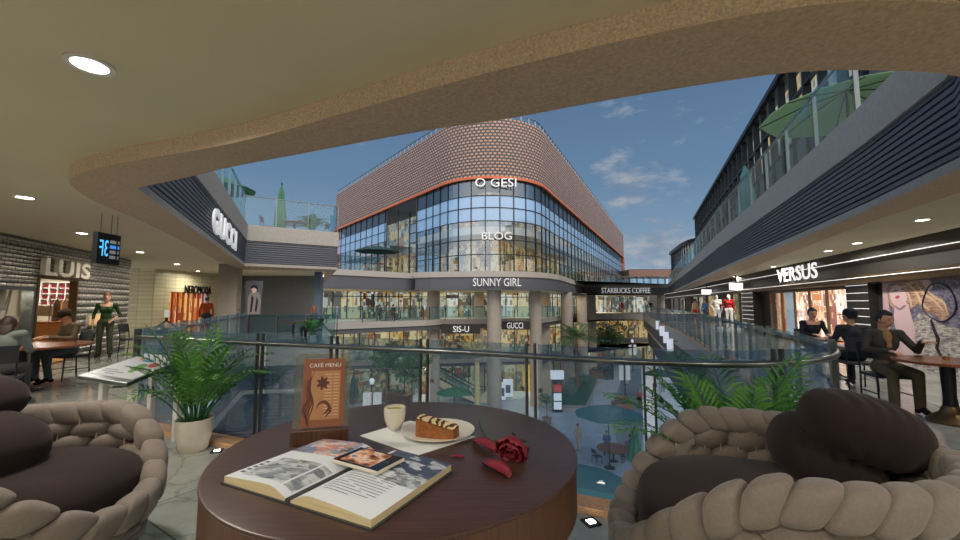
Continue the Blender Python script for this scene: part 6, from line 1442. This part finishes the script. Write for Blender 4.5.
# people on the galleries opposite and on the bridge
for px, py, d, z, rz, t_, b_, J, lb in ((650, 0, 58.5, 0, 2.9, 'black_coat', 'dark_top', STAND, 'person in dark clothes standing on the far bridge'), (621.5, 0, 60, 0, 3.1, 'red_top', 'red_top', STAND, 'person in red standing behind the far gallery railing'), (380, 0, 33.0, 0, .4, 'black_coat', 'dark_top', SIT, 'dark dressed person seated on the left gallery below parasol terrace'), (393, 0, 34.6, 0, -.6, 'dark_top', 'black_coat', SIT, 'second dark dressed person seated on the left gallery'), (401, 0, 36.4, 0, 2.0, 'white_top', 'grey_trouser', STAND, 'person in white standing on the left gallery')):
    p = GD(px, d); far_person(lb, (p.x, p.y, z), rz, J, t_, b_)
    if J is SIT: cafe_chair('gallery chair under the ' + lb.split(' seated')[0], (p.x, p.y, z), rz)
p = GD(386.5, 34.0); cafe_table('gallery cafe table between the two dark dressed people', (p.x, p.y, 0), .5)
# mannequins and shoppers along the right gallery
for px, d, t_, lb in ((716, 22.5, 'mannequin', 'pale grey mannequin with hand on hip at the shop front'), (728, 21.8, 'red_top', 'red dressed mannequin beside the pale grey one')):
    x = (px - 480) / FPX * d; person(lb, (x, d, .12), 2.4, J_(STAND, elR=(.34, -.05, 1.16), wrR=(.17, .08, 1.0)), t_, 'mannequin', skin='mannequin', hair=None, voxel=.02, female=True, name='mannequin', cat='mannequin', scale=1.05)
    e = thing('display_plinth', 'low plinth under the ' + lb.split(' mannequin')[0] + ' mannequin', 'plinth', (x, d, 0)); MB().box((0, 0, .06), (.7, .7, .12)).build('block', 'white', e, world=False, bevel=.01)
for px, d, t_, b_, rz, lb in ((694, 26, 'beige_top', 'red_top', .3, 'shopper in pink beige top and red skirt seen from behind'), (704, 29, 'blue_top', 'jeans', 2.0, 'shopper in blue beyond the one in beige top')):
    x = (px - 480) / FPX * d; far_person(lb, (x, d, 0), rz, STAND, t_, b_, hair='hair_black')
# white light boxes hung on the fascia under the right gallery
for i, (px, y, d) in enumerate(((658, 325, 30), (662, 331, 26), (666, 337.5, 23), (670, 345, 20.5))):
    p = Pd(px, y, d); e = thing('blade_sign', ['farthest small white light box under the right gallery edge', 'second farthest small white light box under the right gallery edge', 'second nearest small white light box under the right gallery edge', 'nearest small white light box under the right gallery edge'][i], 'sign', p)
    MB().box((0, 0, 0), (.28, .10, .62)).build('box', 'lightbox', e, world=False); MB().box((.3, 0, .2), (.5, .04, .04)).build('arm', 'dark_metal', e, world=False)
# ------------------------------------------------------------------ furniture on the fourth floor terraces
def TD(px, d, z=TOP4): return Vector(((px - 480) / FPX / math.cos(PITCH) * d * .97, d, z))
folded('folded green parasol on the left terrace beside its table', TD(272, 16.0), 2.35, 'canopy_green', w_=.25); parasol('open green parasol at the left terrace corner', Vector((-11.2, 17.0, TOP4)), 1.35, 2.9, 'canopy_green')
cafe_table('terrace table beside the folded parasol on the left terrace', TD(287, 16.4), .62); cafe_chair('terrace chair on the left of the terrace table', TD(259, 15.6), -1.4)
cafe_chair('terrace chair behind the terrace palm on the left terrace', TD(316, 17.2), 1.5)
q = TD(305, 16.6); potted_palm('potted palm at the glass of the left terrace', q, .2, .4, 24, .95, 21, leaf=.24, wid=.016)
parasol('large open green parasol on the right terrace', TD(872, 9.0), 1.7, 2.45, 'canopy_pale', drop=.5); folded('folded teal parasol on the right terrace', TD(759, 13.6), 2.3, 'canopy_teal', w_=.34)
parasol('dark green parasol on the terrace at the left of the curved glass', TD(374, 34.2, 4.08), 1.9, 2.3, 'canopy_dark'); cafe_table('terrace table under the dark green parasol', TD(374, 34.4, 4.08), .7)
cafe_chair('terrace chair left of the table under dark green parasol', TD(364, 34.4, 4.08), -1.4); cafe_chair('terrace chair right of the table under dark green parasol', TD(385, 34.6, 4.08), 1.4)
# left building balcony: table, plant, seated person
q = (-6.9, 14.9, 0); cafe_table('small balcony table before the grey louvred wall', q, .55); cafe_chair('balcony chair under the person with light brown hair', (-6.2, 15.1, 0), 1.5)
person('seated person with light brown hair on the left balcony', (-6.2, 15.1, 0), 1.45, SIT, 'grey_trouser', 'jeans', hair='hair_auburn', hair_style='long', voxel=.018)
potted_palm('potted palm on the left balcony behind the short balustrade', (-6.05, 14.55, 0), .16, .3, 18, .75, 33, leaf=.2, wid=.012)
